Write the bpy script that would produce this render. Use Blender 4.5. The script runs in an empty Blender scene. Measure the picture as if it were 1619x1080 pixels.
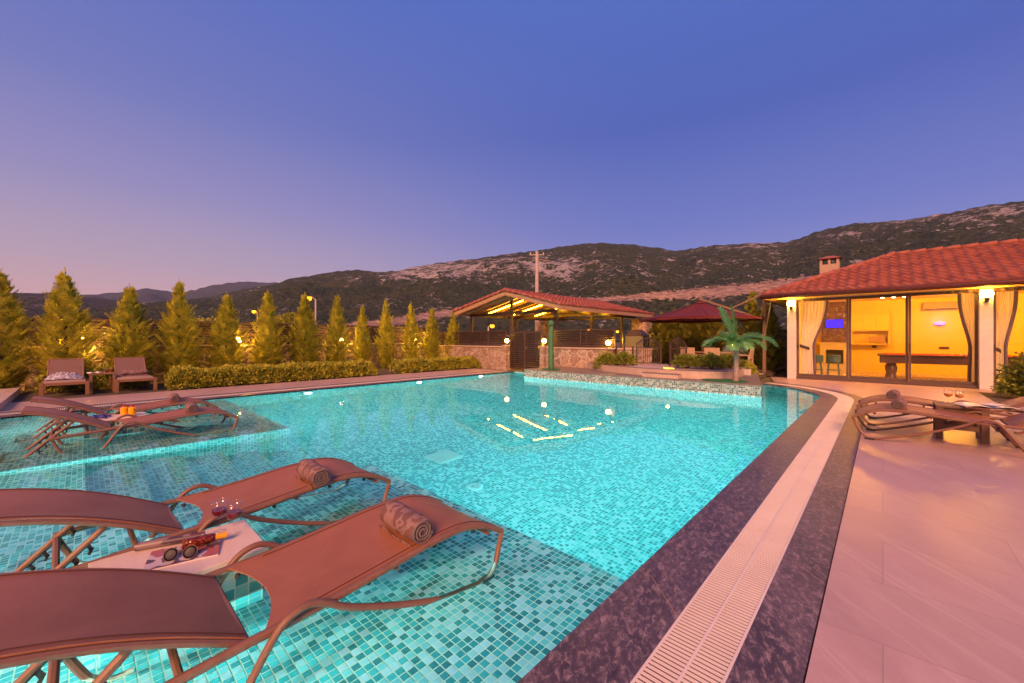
import bpy, math, random
from mathutils import Vector, Matrix, noise
from mathutils.geometry import tessellate_polygon
R = math.radians
rnd = random.Random(7)
scene = bpy.context.scene
col = scene.collection

# ------------------------------------------------------------------ camera
cam_d = bpy.data.cameras.new('camera')
cam_d.sensor_width = 36.0
cam_d.lens = 14.03
cam_d.shift_y = -0.0031
cam_d.clip_start = 0.05
cam_d.clip_end = 9000
cam = bpy.data.objects.new('camera', cam_d)
cam.location = (0, 0, 1.35)
cam.rotation_euler = (R(90), 0, R(42.9))
col.objects.link(cam)
scene.camera = cam

# ------------------------------------------------------------------ exposure
scene.view_settings.view_transform = 'Standard'
scene.view_settings.look = 'None'
scene.view_settings.exposure = 0.35
scene.view_settings.gamma = 1.0
scene.cycles.max_bounces = 10
scene.cycles.transmission_bounces = 8
scene.cycles.transparent_max_bounces = 12
scene.cycles.sample_clamp_indirect = 4.0
scene.cycles.blur_glossy = 1.0

# ------------------------------------------------------------------ dusk sky
SUN_EL, SUN_AZ = 33.0, 146.0          # the last warm glow, low behind the viewer
world = bpy.data.worlds.new('World')
scene.world = world
world.use_nodes = True
wt = world.node_tree
wt.nodes.clear()
def wn(t, **k):
    n = wt.nodes.new(t)
    for a, b in k.items(): setattr(n, a, b)
    return n
w_out = wn('ShaderNodeOutputWorld')
w_bg = wn('ShaderNodeBackground')
w_tc = wn('ShaderNodeTexCoord')
w_sep = wn('ShaderNodeSeparateXYZ')
wt.links.new(w_tc.outputs['Generated'], w_sep.inputs[0])
def ramp(tree, stops, interp='LINEAR'):
    n = tree.nodes.new('ShaderNodeValToRGB')
    cr = n.color_ramp
    cr.interpolation = interp
    while len(cr.elements) > 1: cr.elements.remove(cr.elements[-1])
    cr.elements[0].position = stops[0][0]
    cr.elements[0].color = (*stops[0][1], 1)
    for p, c in stops[1:]:
        e = cr.elements.new(p)
        e.color = (*c, 1)
    return n
# elevation (z of the direction) -> colour, away from the sunset and towards it
r_cool = ramp(wt, [(0.0, (.26, .29, .58)), (.10, (.24, .275, .59)), (.25, (.140, .190, .555)), (.45, (.066, .122, .47)), (.65, (.075, .145, .52)), (1.0, (.07, .12, .42))])
r_warm = ramp(wt, [(0.0, (.80, .40, .36)), (.08, (.68, .40, .42)), (.15, (.50, .37, .48)), (.27, (.310, .275, .52)), (.42, (.170, .198, .51)), (.65, (.085, .15, .52)), (1.0, (.07, .12, .42))])
for r_ in (r_cool, r_warm): wt.links.new(w_sep.outputs['Z'], r_.inputs[0])
w_dot = wn('ShaderNodeVectorMath', operation='DOT_PRODUCT')
wt.links.new(w_tc.outputs['Generated'], w_dot.inputs[0])
w_dot.inputs[1].default_value = (-.90, -.43, 0)
w_map = wn('ShaderNodeMapRange', interpolation_type='SMOOTHSTEP')
w_map.inputs[1].default_value = -.10; w_map.inputs[2].default_value = 1.0
wt.links.new(w_dot.outputs['Value'], w_map.inputs[0])
w_mix = wn('ShaderNodeMix', data_type='RGBA')
wt.links.new(w_map.outputs[0], w_mix.inputs['Factor'])
wt.links.new(r_cool.outputs[0], w_mix.inputs['A'])
wt.links.new(r_warm.outputs[0], w_mix.inputs['B'])
# the bright afterglow low in the sky behind the viewer
r_glow = ramp(wt, [(0.0, (.95, .42, .26)), (.25, (.80, .40, .30)), (.5, (.5, .33, .36)), (.8, (.25, .2, .33)), (1.0, (.05, .065, .25))])
wt.links.new(w_sep.outputs['Z'], r_glow.inputs[0])
w_dot2 = wn('ShaderNodeVectorMath', operation='DOT_PRODUCT')
wt.links.new(w_tc.outputs['Generated'], w_dot2.inputs[0])
w_dot2.inputs[1].default_value = (.20, -.98, 0)
w_map2 = wn('ShaderNodeMapRange', interpolation_type='SMOOTHSTEP')
w_map2.inputs[1].default_value = .15; w_map2.inputs[2].default_value = .9
wt.links.new(w_dot2.outputs['Value'], w_map2.inputs[0])
w_mix2 = wn('ShaderNodeMix', data_type='RGBA')
wt.links.new(w_map2.outputs[0], w_mix2.inputs['Factor'])
wt.links.new(w_mix.outputs['Result'], w_mix2.inputs['A'])
wt.links.new(r_glow.outputs[0], w_mix2.inputs['B'])
w_sky = wn('ShaderNodeTexSky', sky_type='NISHITA', sun_disc=False)
w_sky.sun_elevation = R(1.0); w_sky.sun_rotation = R(SUN_AZ)
w_add = wn('ShaderNodeMix', data_type='RGBA', blend_type='ADD')
w_add.inputs['Factor'].default_value = .01
wt.links.new(w_mix2.outputs['Result'], w_add.inputs['A'])
wt.links.new(w_sky.outputs[0], w_add.inputs['B'])
wt.links.new(w_add.outputs['Result'], w_bg.inputs[0])
w_bg.inputs[1].default_value = .80
wt.links.new(w_bg.outputs[0], w_out.inputs[0])

# ------------------------------------------------------------------ afterglow
sun_d = bpy.data.lights.new('sun', 'SUN')
sun_d.energy = 5.0
sun_d.angle = R(22)
sun_d.color = (1.0, .45, .22)
sun = bpy.data.objects.new('sun', sun_d)
sun.rotation_euler = (R(90 - 33), 0, R(34))       # shines away from the viewer
col.objects.link(sun)

# ================================================================== helpers
class MB:
    def __init__(s): s.v = []; s.f = []
    def add(s, vs, fs):
        b = len(s.v)
        s.v += [tuple(q) for q in vs]
        s.f += [tuple(i + b for i in q) for q in fs]
        return s
    def box(s, c, d, rz=0.0, M=None):
        hx, hy, hz = d[0] / 2, d[1] / 2, d[2] / 2
        vs = [Vector((x, y, z)) for x in (-hx, hx) for y in (-hy, hy) for z in (-hz, hz)]
        if M is None: M = Matrix.Rotation(rz, 3, 'Z')
        c = Vector(c)
        vs = [M @ q + c for q in vs]
        return s.add(vs, [(0, 1, 3, 2), (4, 6, 7, 5), (0, 4, 5, 1), (2, 3, 7, 6), (0, 2, 6, 4), (1, 5, 7, 3)])
    def b2(s, x0, x1, y0, y1, z0, z1):
        return s.box(((x0 + x1) / 2, (y0 + y1) / 2, (z0 + z1) / 2), (x1 - x0, y1 - y0, z1 - z0))
    def bar(s, a, b, w, h):
        a, b = Vector(a), Vector(b); d = b - a
        M = d.to_track_quat('Y', 'Z').to_matrix()
        return s.box((a + b) / 2, (w, d.length, h), M=M)
    def tube(s, pts, r, n=8, sx=1.0, closed=False):
        pts = [Vector(p) for p in pts]
        N = len(pts)
        rr = r if isinstance(r, (list, tuple)) else [r] * N
        tang = []
        for i in range(N):
            a = pts[(i - 1) % N] if (closed or i > 0) else pts[i]
            b = pts[(i + 1) % N] if (closed or i < N - 1) else pts[i]
            t = (b - a)
            tang.append(t.normalized() if t.length > 1e-9 else Vector((0, 0, 1)))
        up = Vector((1, 0, 0)) if abs(tang[0].x) < .9 else Vector((0, 0, 1))
        u = tang[0].cross(up).normalized()
        vs = []
        for i in range(N):
            t = tang[i]
            u = (u - t * u.dot(t)).normalized()
            w = t.cross(u)
            for k in range(n):
                a = 2 * math.pi * (k + .5) / n
                vs.append(pts[i] + (u * math.cos(a) + w * math.sin(a) * sx) * rr[i])
        fs = []
        for i in range(N if closed else N - 1):
            j = (i + 1) % N
            for k in range(n):
                fs.append((i * n + k, i * n + (k + 1) % n, j * n + (k + 1) % n, j * n + k))
        if not closed:
            fs.append(tuple(range(n - 1, -1, -1)))
            fs.append(tuple((N - 1) * n + k for k in range(n)))
        return s.add(vs, fs)
    def lathe(s, prof, n=16, c=(0, 0, 0), M=None):
        c = Vector(c); vs = []
        for r, z in prof:
            for k in range(n):
                a = 2 * math.pi * k / n
                q = Vector((r * math.cos(a), r * math.sin(a), z))
                vs.append((M @ q if M else q) + c)
        fs = []
        for i in range(len(prof) - 1):
            for k in range(n):
                fs.append((i * n + k, i * n + (k + 1) % n, (i + 1) * n + (k + 1) % n, (i + 1) * n + k))
        if prof[0][0] > 1e-6: fs.append(tuple(range(n - 1, -1, -1)))
        if prof[-1][0] > 1e-6: fs.append(tuple((len(prof) - 1) * n + k for k in range(n)))
        return s.add(vs, fs)
    def grid(s, fn, nu, nv):
        vs = [fn(i / nu, j / nv) for j in range(nv + 1) for i in range(nu + 1)]
        fs = [(j * (nu + 1) + i, j * (nu + 1) + i + 1, (j + 1) * (nu + 1) + i + 1, (j + 1) * (nu + 1) + i) for j in range(nv) for i in range(nu)]
        return s.add(vs, fs)
    def slab(s, fn, nu, nv, th):
        """a bent sheet with real thickness th (downwards)"""
        top = [Vector(fn(i / nu, j / nv)) for j in range(nv + 1) for i in range(nu + 1)]
        W = nu + 1
        n = len(top)
        vs = top + [p - Vector((0, 0, th)) for p in top]
        fs = []
        for j in range(nv):
            for i in range(nu):
                a, b, c, d = j * W + i, j * W + i + 1, (j + 1) * W + i + 1, (j + 1) * W + i
                fs.append((a, b, c, d)); fs.append((d + n, c + n, b + n, a + n))
        for i in range(nu):
            a, b = i, i + 1; fs.append((b, a, a + n, b + n))
            a, b = nv * W + i, nv * W + i + 1; fs.append((a, b, b + n, a + n))
        for j in range(nv):
            a, b = j * W, (j + 1) * W; fs.append((a, b, b + n, a + n))
            a, b = j * W + nu, (j + 1) * W + nu; fs.append((b, a, a + n, b + n))
        return s.add(vs, fs)
    def poly(s, pts, z):
        """flat, possibly concave polygon, facing up"""
        P = [Vector((p[0], p[1], z)) for p in pts]
        tr = tessellate_polygon([P])
        out = []
        for a, b, c in tr:
            n = (P[b] - P[a]).cross(P[c] - P[a])
            out.append((a, b, c) if n.z > 0 else (a, c, b))
        return s.add(P, out)
    def prism(s, pts, z0, z1):
        b = len(pts)
        s.poly(pts, z1)
        A = sum(pts[i][0] * pts[(i + 1) % b][1] - pts[(i + 1) % b][0] * pts[i][1] for i in range(b))
        if A < 0: pts = list(reversed(pts))
        vs = [(p[0], p[1], z0) for p in pts] + [(p[0], p[1], z1) for p in pts]
        fs = [(i, (i + 1) % b, (i + 1) % b + b, i + b) for i in range(b)]
        return s.add(vs, fs)
    def strip(s, A, B, za, zb=None):
        zb = za if zb is None else zb
        n = len(A)
        vs = [(p[0], p[1], za) for p in A] + [(p[0], p[1], zb) for p in B]
        return s.add(vs, [(i, n + i, n + i + 1, i + 1) for i in range(n - 1)])
    def wallstrip(s, A, z0, z1):
        n = len(A)
        vs = [(p[0], p[1], z0) for p in A] + [(p[0], p[1], z1) for p in A]
        return s.add(vs, [(i, i + 1, n + i + 1, n + i) for i in range(n - 1)])
    def build(s, name, mat, parent=None, smooth=False, loc=None, rz=0.0, bevel=0.0, kind=None, uvs=None):
        me = bpy.data.meshes.new(name)
        me.from_pydata(s.v, [], s.f)
        me.update()
        uv = me.uv_layers.new(name='UVMap')
        vco = me.vertices
        if uvs is None:
            dat = [0.0] * (2 * len(me.loops))
            for p in me.polygons:
                n = p.normal
                ax, ay, az = abs(n.x), abs(n.y), abs(n.z)
                for li in p.loop_indices:
                    co = vco[me.loops[li].vertex_index].co
                    if az >= ax and az >= ay: u, w = co.x, co.y
                    elif ax >= ay: u, w = co.y, co.z
                    else: u, w = co.x, co.z
                    dat[2 * li] = u; dat[2 * li + 1] = w
        else:
            dat = []
            for l in me.loops: dat += list(uvs[l.vertex_index])
        uv.data.foreach_set('uv', dat)
        if smooth:
            me.polygons.foreach_set('use_smooth', [True] * len(me.polygons))
        me.materials.append(mat)
        o = bpy.data.objects.new(name, me)
        col.objects.link(o)
        if parent: o.parent = parent
        if loc: o.location = loc
        o.rotation_euler = (0, 0, rz)
        if bevel:
            m = o.modifiers.new('bevel', 'BEVEL'); m.width = bevel; m.segments = 2; m.limit_method = 'ANGLE'
        if smooth == 'auto':
            m = o.modifiers.new('edges', 'EDGE_SPLIT'); m.split_angle = R(40)
        if kind: o['kind'] = kind
        return o

def tag(o, label=None, cat=None, group=None, kind=None):
    if label: o['label'] = label
    if cat: o['category'] = cat
    if group: o['group'] = group
    if kind: o['kind'] = kind
    return o
def thing(name, label, cat, loc=(0, 0, 0), rz=0.0, group=None):
    o = bpy.data.objects.new(name, None)
    o.empty_display_size = .1
    o.location = loc; o.rotation_euler = (0, 0, rz)
    col.objects.link(o)
    return tag(o, label, cat, group)
def copy_tree(o, parent=None):
    c = o.copy(); col.objects.link(c)
    if parent: c.parent = parent
    for ch in list(o.children): copy_tree(ch, c)
    return c
def bez(pts, n=6):
    """smooth curve (Catmull-Rom) through points"""
    P = [Vector(p) for p in pts]
    out = []
    for i in range(len(P) - 1):
        p0 = P[max(i - 1, 0)]; p1 = P[i]; p2 = P[i + 1]; p3 = P[min(i + 2, len(P) - 1)]
        for k in range(n):
            t = k / n
            out.append(.5 * ((2 * p1) + (p2 - p0) * t + (2 * p0 - 5 * p1 + 4 * p2 - p3) * t * t + (3 * p1 - p0 - 3 * p2 + p3) * t ** 3))
    out.append(P[-1])
    return out
def lerp_tab(tab, x):
    if x <= tab[0][0]: return tab[0][1]
    for (a, b), (c, d) in zip(tab, tab[1:]):
        if x <= c: return b + (d - b) * (x - a) / (c - a)
    return tab[-1][1]
def fbm(p, o=4, H=.9): return noise.fractal(Vector(p), H, 2.1, o)

# ================================================================== materials
def newmat(name):
    m = bpy.data.materials.new(name); m.use_nodes = True
    t = m.node_tree; t.nodes.clear()
    out = t.nodes.new('ShaderNodeOutputMaterial')
    return m, t, out
def bsdf(t, out, rough=.6, metal=0.0, spec=.5):
    b = t.nodes.new('ShaderNodeBsdfPrincipled')
    b.inputs['Roughness'].default_value = rough
    b.inputs['Metallic'].default_value = metal
    b.inputs['Specular IOR Level'].default_value = spec
    t.links.new(b.outputs[0], out.inputs[0])
    return b
def mathn(t, op, a, b=None, c=None):
    n = t.nodes.new('ShaderNodeMath'); n.operation = op
    for i, v in enumerate((a, b, c)):
        if v is None: continue
        if isinstance(v, (int, float)): n.inputs[i].default_value = v
        else: t.links.new(v, n.inputs[i])
    return n.outputs[0]
def mixc(t, f, a, b, mode='MIX'):
    n = t.nodes.new('ShaderNodeMix'); n.data_type = 'RGBA'; n.blend_type = mode
    for k, v in (('Factor', f), ('A', a), ('B', b)):
        if isinstance(v, (int, float)): n.inputs[k].default_value = v
        elif isinstance(v, tuple): n.inputs[k].default_value = (*v, 1)
        else: t.links.new(v, n.inputs[k])
    return n.outputs['Result']
def noisen(t, vec, scale, detail=4, rough=.55, dist=0.0):
    n = t.nodes.new('ShaderNodeTexNoise')
    n.inputs['Scale'].default_value = scale; n.inputs['Detail'].default_value = detail
    n.inputs['Roughness'].default_value = rough; n.inputs['Distortion'].default_value = dist
    if vec is not None: t.links.new(vec, n.inputs['Vector'])
    return n.outputs['Fac']
def coord(t, kind='Object'):
    n = t.nodes.new('ShaderNodeTexCoord'); return n.outputs[kind]
def mapping(t, vec, scale=(1, 1, 1), rot=(0, 0, 0), loc=(0, 0, 0)):
    n = t.nodes.new('ShaderNodeMapping')
    n.inputs['Scale'].default_value = scale; n.inputs['Rotation'].default_value = rot; n.inputs['Location'].default_value = loc
    t.links.new(vec, n.inputs['Vector']); return n.outputs[0]
def rampf(t, f, lo, hi):
    n = t.nodes.new('ShaderNodeMapRange')
    n.inputs[1].default_value = lo; n.inputs[2].default_value = hi
    t.links.new(f, n.inputs[0]); return n.outputs[0]
def bumpn(t, b, h, strength=.3, dist=.01):
    n = t.nodes.new('ShaderNodeBump')
    n.inputs['Strength'].default_value = strength; n.inputs['Distance'].default_value = dist
    t.links.new(h, n.inputs['Height']); t.links.new(n.outputs[0], b.inputs['Normal'])
def plain(name, c, c2=None, rough=.6, metal=0.0, scale=8.0, bump=0.0, spec=.5, stretch=(1, 1, 1), amount=1.0, bd=.01):
    m, t, out = newmat(name)
    b = bsdf(t, out, rough, metal, spec)
    if c2 is None: c2 = tuple(x * .8 for x in c)
    v = mapping(t, coord(t), stretch)
    f = noisen(t, v, scale, 5)
    f2 = rampf(t, f, .3, .7)
    t.links.new(mixc(t, f2, c, c2), b.inputs['Base Color'])
    if bump: bumpn(t, b, f, bump, bd)
    return m
def emit(name, c, s):
    m, t, out = newmat(name)
    e = t.nodes.new('ShaderNodeEmission')
    e.inputs[0].default_value = (*c, 1); e.inputs[1].default_value = s
    t.links.new(e.outputs[0], out.inputs[0])
    return m
def mosaic(name, stops, pitch=.04, grout=(.80, .76, .62), gw=.07, rough=.25):
    m, t, out = newmat(name)
    b = bsdf(t, out, rough)
    uv = mapping(t, coord(t, 'UV'), (1 / pitch, 1 / pitch, 1))
    fl = t.nodes.new('ShaderNodeVectorMath'); fl.operation = 'FLOOR'; t.links.new(uv, fl.inputs[0])
    fr = t.nodes.new('ShaderNodeVectorMath'); fr.operation = 'FRACTION'; t.links.new(uv, fr.inputs[0])
    wnz = t.nodes.new('ShaderNodeTexWhiteNoise'); wnz.noise_dimensions = '3D'; t.links.new(fl.outputs[0], wnz.inputs['Vector'])
    rp = ramp(t, stops, 'CONSTANT'); t.links.new(wnz.outputs['Value'], rp.inputs[0])
    v2 = mapping(t, coord(t, 'UV'), (1, 1, 1))
    mott = rampf(t, noisen(t, v2, 55, 3), .3, .75)
    big = rampf(t, noisen(t, v2, 1.3, 3), .25, .8)
    c = mixc(t, mathn(t, 'MULTIPLY', mott, .16), rp.outputs[0], (.42, .62, .62))
    c = mixc(t, mathn(t, 'MULTIPLY', big, .15), c, (.20, .42, .45))
    sp = t.nodes.new('ShaderNodeSeparateXYZ'); t.links.new(fr.outputs[0], sp.inputs[0])
    dx = mathn(t, 'ABSOLUTE', mathn(t, 'SUBTRACT', sp.outputs[0], .5))
    dy = mathn(t, 'ABSOLUTE', mathn(t, 'SUBTRACT', sp.outputs[1], .5))
    mx = mathn(t, 'MAXIMUM', dx, dy)
    g = mathn(t, 'GREATER_THAN', mx, .5 - gw)
    t.links.new(mixc(t, g, c, grout), b.inputs['Base Color'])
    h = rampf(t, mx, .5, .5 - gw * 1.6)
    bumpn(t, b, h, .25, .002)
    return m
def tiles(name, c1, c2, vein, sx, sy, joint=.006, jc=(.16, .12, .10), rough=.35, offset=0.0, swirl=1.0):
    """large stone tiles with veins and thin joints, in metres (UV)"""
    m, t, out = newmat(name)
    b = bsdf(t, out, rough)
    uv = coord(t, 'UV')
    br = t.nodes.new('ShaderNodeTexBrick')
    br.offset = offset; br.squash = 1.0
    br.inputs['Scale'].default_value = 1.0
    br.inputs['Brick Width'].default_value = sx; br.inputs['Row Height'].default_value = sy
    br.inputs['Mortar Size'].default_value = joint / 2; br.inputs['Mortar Smooth'].default_value = 0.1
    br.inputs['Color1'].default_value = (1, 1, 1, 1); br.inputs['Color2'].default_value = (.90, .90, .90, 1)
    br.inputs['Bias'].default_value = 0.0
    t.links.new(uv, br.inputs['Vector'])
    v = mapping(t, mapping(t, uv, rot=(0, 0, R(-42))), (1.2, .35, 1))
    n1 = noisen(t, v, 1.6 * swirl, 6, .6, .8)
    n2 = noisen(t, v, 9 * swirl, 6, .65, 1.2)
    n3 = noisen(t, uv, 160, 2)
    c = mixc(t, rampf(t, n1, .35, .68), c1, c2)
    vv = mathn(t, 'ABSOLUTE', mathn(t, 'SUBTRACT', noisen(t, mapping(t, mapping(t, uv, rot=(0, 0, R(-42))), (1.3, .10, 1)), 1.5 * swirl, 4, .55, .2), .5))
    vm = rampf(t, vv, .014, .0)
    c = mixc(t, mathn(t, 'MULTIPLY', vm, .36), c, vein)
    c = mixc(t, mathn(t, 'MULTIPLY', rampf(t, n2, .45, .75), .35), c, vein)
    c = mixc(t, mathn(t, 'MULTIPLY', rampf(t, n3, .3, .7), .10), c, tuple(x * .6 for x in c1))
    c = mixc(t, 1.0, c, br.outputs['Color'], 'MULTIPLY')
    c = mixc(t, br.outputs['Fac'], c, jc)
    t.links.new(c, b.inputs['Base Color'])
    rr = rampf(t, n2, .2, .8)
    t.links.new(mathn(t, 'ADD', mathn(t, 'MULTIPLY', rr, .2), rough - .08), b.inputs['Roughness'])
    hh = mathn(t, 'SUBTRACT', mathn(t, 'MULTIPLY', n2, .4), br.outputs['Fac'])
    bumpn(t, b, hh, .25, .004)
    return m
def slate(name):
    m, t, out = newmat(name)
    b = bsdf(t, out, .45)
    uv = coord(t, 'UV'); ob = coord(t)
    br = t.nodes.new('ShaderNodeTexBrick'); br.offset = 0; br.inputs['Scale'].default_value = 1.0
    br.inputs['Brick Width'].default_value = 1.35; br.inputs['Row Height'].default_value = 40.0
    br.inputs['Mortar Size'].default_value = .003; br.inputs['Mortar Smooth'].default_value = .1
    t.links.new(mapping(t, uv, loc=(0, 3, 0)), br.inputs['Vector'])
    v = mapping(t, mapping(t, ob, rot=(0, 0, R(-20))), (1, .5, 1))
    n1 = noisen(t, v, 2.6, 7, .7, .5)
    n2 = noisen(t, v, 30, 9, .8, .5)
    n3 = noisen(t, mapping(t, mapping(t, ob, rot=(0, 0, R(-55))), (1, .16, 1)), 16, 6, .7, .4)
    c = mixc(t, rampf(t, n1, .35, .65), (.048, .034, .042), (.105, .072, .082))
    c = mixc(t, mathn(t, 'MULTIPLY', rampf(t, n2, .50, .64), .9), c, (.34, .245, .25))
    c = mixc(t, mathn(t, 'MULTIPLY', rampf(t, n2, .46, .30), .6), c, (.022, .016, .020))
    vv = mathn(t, 'ABSOLUTE', mathn(t, 'SUBTRACT', n3, .5))
    c = mixc(t, mathn(t, 'MULTIPLY', rampf(t, vv, .012, 0.0), mathn(t, 'MULTIPLY', rampf(t, n1, .4, .7), .7)), c, (.42, .33, .33))
    c = mixc(t, br.outputs['Fac'], c, (.30, .17, .11))
    t.links.new(c, b.inputs['Base Color'])
    t.links.new(mathn(t, 'ADD', mathn(t, 'MULTIPLY', n2, .35), .22), b.inputs['Roughness'])
    bumpn(t, b, mathn(t, 'SUBTRACT', n2, br.outputs['Fac']), .35, .006)
    return m
def stone(name, scale=3.4, c1=(.44, .33, .25), c2=(.30, .20, .15), mort=(.40, .33, .27)):
    m, t, out = newmat(name)
    b = bsdf(t, out, .85, spec=.25)
    v = coord(t)
    nz = t.nodes.new('ShaderNodeTexNoise'); nz.inputs['Scale'].default_value = 4; t.links.new(v, nz.inputs['Vector'])
    vd = mixc(t, .12, v, nz.outputs['Color'])
    vo = t.nodes.new('ShaderNodeTexVoronoi'); vo.feature = 'DISTANCE_TO_EDGE'; vo.inputs['Scale'].default_value = scale
    t.links.new(vd, vo.inputs['Vector'])
    vc = t.nodes.new('ShaderNodeTexVoronoi'); vc.feature = 'F1'; vc.inputs['Scale'].default_value = scale
    t.links.new(vd, vc.inputs['Vector'])
    sp = t.nodes.new('ShaderNodeSeparateColor'); t.links.new(vc.outputs['Color'], sp.inputs[0])
    n = noisen(t, v, 14, 6, .65)
    c = mixc(t, sp.outputs[0], c1, c2)
    c = mixc(t, rampf(t, n, .35, .7), c, tuple(x * .55 for x in c2))
    c = mixc(t, rampf(t, noisen(t, v, 5, 3), .55, .75), c, (.52, .42, .34))
    e = rampf(t, vo.outputs['Distance'], .045, .015)
    c = mixc(t, e, c, mort)
    t.links.new(c, b.inputs['Base Color'])
    h = mathn(t, 'ADD', mathn(t, 'MULTIPLY', rampf(t, vo.outputs['Distance'], 0, .12), 1.0), mathn(t, 'MULTIPLY', n, .6))
    bumpn(t, b, h, .7, .03)
    return m
def leafmat(name, a, b_, scale=2.5, trans=.25, rough=.5):
    m, t, out = newmat(name)
    b = t.nodes.new('ShaderNodeBsdfPrincipled'); b.inputs['Roughness'].default_value = rough
    b.inputs['Specular IOR Level'].default_value = .25
    tr = t.nodes.new('ShaderNodeBsdfTranslucent')
    v = coord(t)
    oi = t.nodes.new('ShaderNodeObjectInfo')
    f = rampf(t, noisen(t, v, scale, 4), .36, .64)
    g = rampf(t, noisen(t, v, scale * 9, 2), .3, .7)
    c = mixc(t, f, a, b_)
    c = mixc(t, mathn(t, 'MULTIPLY', g, .4), c, tuple(x * 1.5 for x in b_))
    c = mixc(t, mathn(t, 'MULTIPLY', oi.outputs['Random'], .3), c, tuple(x * .75 for x in a))
    t.links.new(c, b.inputs['Base Color']); t.links.new(c, tr.inputs[0])
    mx = t.nodes.new('ShaderNodeMixShader'); mx.inputs[0].default_value = trans
    t.links.new(b.outputs[0], mx.inputs[1]); t.links.new(tr.outputs[0], mx.inputs[2])
    t.links.new(mx.outputs[0], out.inputs[0])
    return m
def pane_mat(name, tint=(1, 1, 1), ior=1.45, floor=0.0):
    m, t, out = newmat(name)
    tr = t.nodes.new('ShaderNodeBsdfTransparent'); tr.inputs[0].default_value = (*tint, 1)
    gl = t.nodes.new('ShaderNodeBsdfGlossy'); gl.inputs['Roughness'].default_value = 0.0
    fr = t.nodes.new('ShaderNodeFresnel'); fr.inputs[0].default_value = ior
    mx = t.nodes.new('ShaderNodeMixShader')
    ge = t.nodes.new('ShaderNodeNewGeometry')
    t.links.new(mathn(t, 'MULTIPLY', mathn(t, 'MAXIMUM', fr.outputs[0], floor), mathn(t, 'SUBTRACT', 1.0, ge.outputs['Backfacing'])), mx.inputs[0]); t.links.new(tr.outputs[0], mx.inputs[1]); t.links.new(gl.outputs[0], mx.inputs[2])
    t.links.new(mx.outputs[0], out.inputs[0])
    return m
def water_mat():
    m, t, out = newmat('pool_water')
    rf = t.nodes.new('ShaderNodeBsdfRefraction'); rf.inputs['IOR'].default_value = 1.333
    rf.inputs['Roughness'].default_value = 0.0; rf.inputs[0].default_value = (.84, 1.0, 1.0, 1)
    gl = t.nodes.new('ShaderNodeBsdfGlossy'); gl.inputs['Roughness'].default_value = 0.0
    fr = t.nodes.new('ShaderNodeFresnel'); fr.inputs[0].default_value = 1.333
    v = coord(t)
    h = noisen(t, v, 1.6, 3)
    n = t.nodes.new('ShaderNodeBump'); n.inputs['Strength'].default_value = .03; n.inputs['Distance'].default_value = .02
    t.links.new(h, n.inputs['Height'])
    for q in (rf, gl, fr): t.links.new(n.outputs[0], q.inputs['Normal'])
    mx = t.nodes.new('ShaderNodeMixShader')
    t.links.new(fr.outputs[0], mx.inputs[0]); t.links.new(rf.outputs[0], mx.inputs[1]); t.links.new(gl.outputs[0], mx.inputs[2])
    t.links.new(mx.outputs[0], out.inputs[0])
    va = t.nodes.new('ShaderNodeVolumeAbsorption'); va.inputs[0].default_value = (.76, .962, .972, 1); va.inputs[1].default_value = 1.0
    t.links.new(va.outputs[0], out.inputs['Volume'])
    return m
def sling_mat():
    m, t, out = newmat('brown_sling')
    b = bsdf(t, out, .5)
    v = coord(t)
    wx = t.nodes.new('ShaderNodeTexWave'); wx.inputs['Scale'].default_value = 95; wx.bands_direction = 'X'; t.links.new(v, wx.inputs['Vector'])
    wy = t.nodes.new('ShaderNodeTexWave'); wy.inputs['Scale'].default_value = 95; wy.bands_direction = 'Y'; t.links.new(v, wy.inputs['Vector'])
    wv = mathn(t, 'MULTIPLY', wx.outputs['Fac'], wy.outputs['Fac'])
    oi = t.nodes.new('ShaderNodeObjectInfo')
    n1 = noisen(t, v, 3.2, 5, .6, .6)
    n2 = noisen(t, v, 38, 3, .6)
    c = mixc(t, rampf(t, n1, .35, .7), (.355, .136, .062), (.285, .104, .048))
    c = mixc(t, mathn(t, 'MULTIPLY', wv, .35), c, (.20, .068, .038))
    c = mixc(t, mathn(t, 'MULTIPLY', rampf(t, n2, .66, .74), .35), c, (.46, .22, .15))
    t.links.new(c, b.inputs['Base Color'])
    t.links.new(mathn(t, 'ADD', mathn(t, 'MULTIPLY', n1, .25), .36), b.inputs['Roughness'])
    bumpn(t, b, wv, .3, .0015)
    return m
def towel_mat(name, a, b_, scale=9):
    m, t, out = newmat(name)
    b = bsdf(t, out, .95, spec=.1)
    v = mapping(t, coord(t), (1, 1.0, 1.0))
    n = noisen(t, v, scale, 1, .3, 1.8)
    f = rampf(t, mathn(t, 'ABSOLUTE', mathn(t, 'SUBTRACT', n, .5)), .075, .055)
    c = mixc(t, f, a, b_)
    fz = noisen(t, v, 260, 2)
    c = mixc(t, mathn(t, 'MULTIPLY', rampf(t, fz, .3, .7), .35), c, tuple(x * .5 for x in a))
    t.links.new(c, b.inputs['Base Color'])
    bumpn(t, b, fz, .8, .004)
    return m

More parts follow.
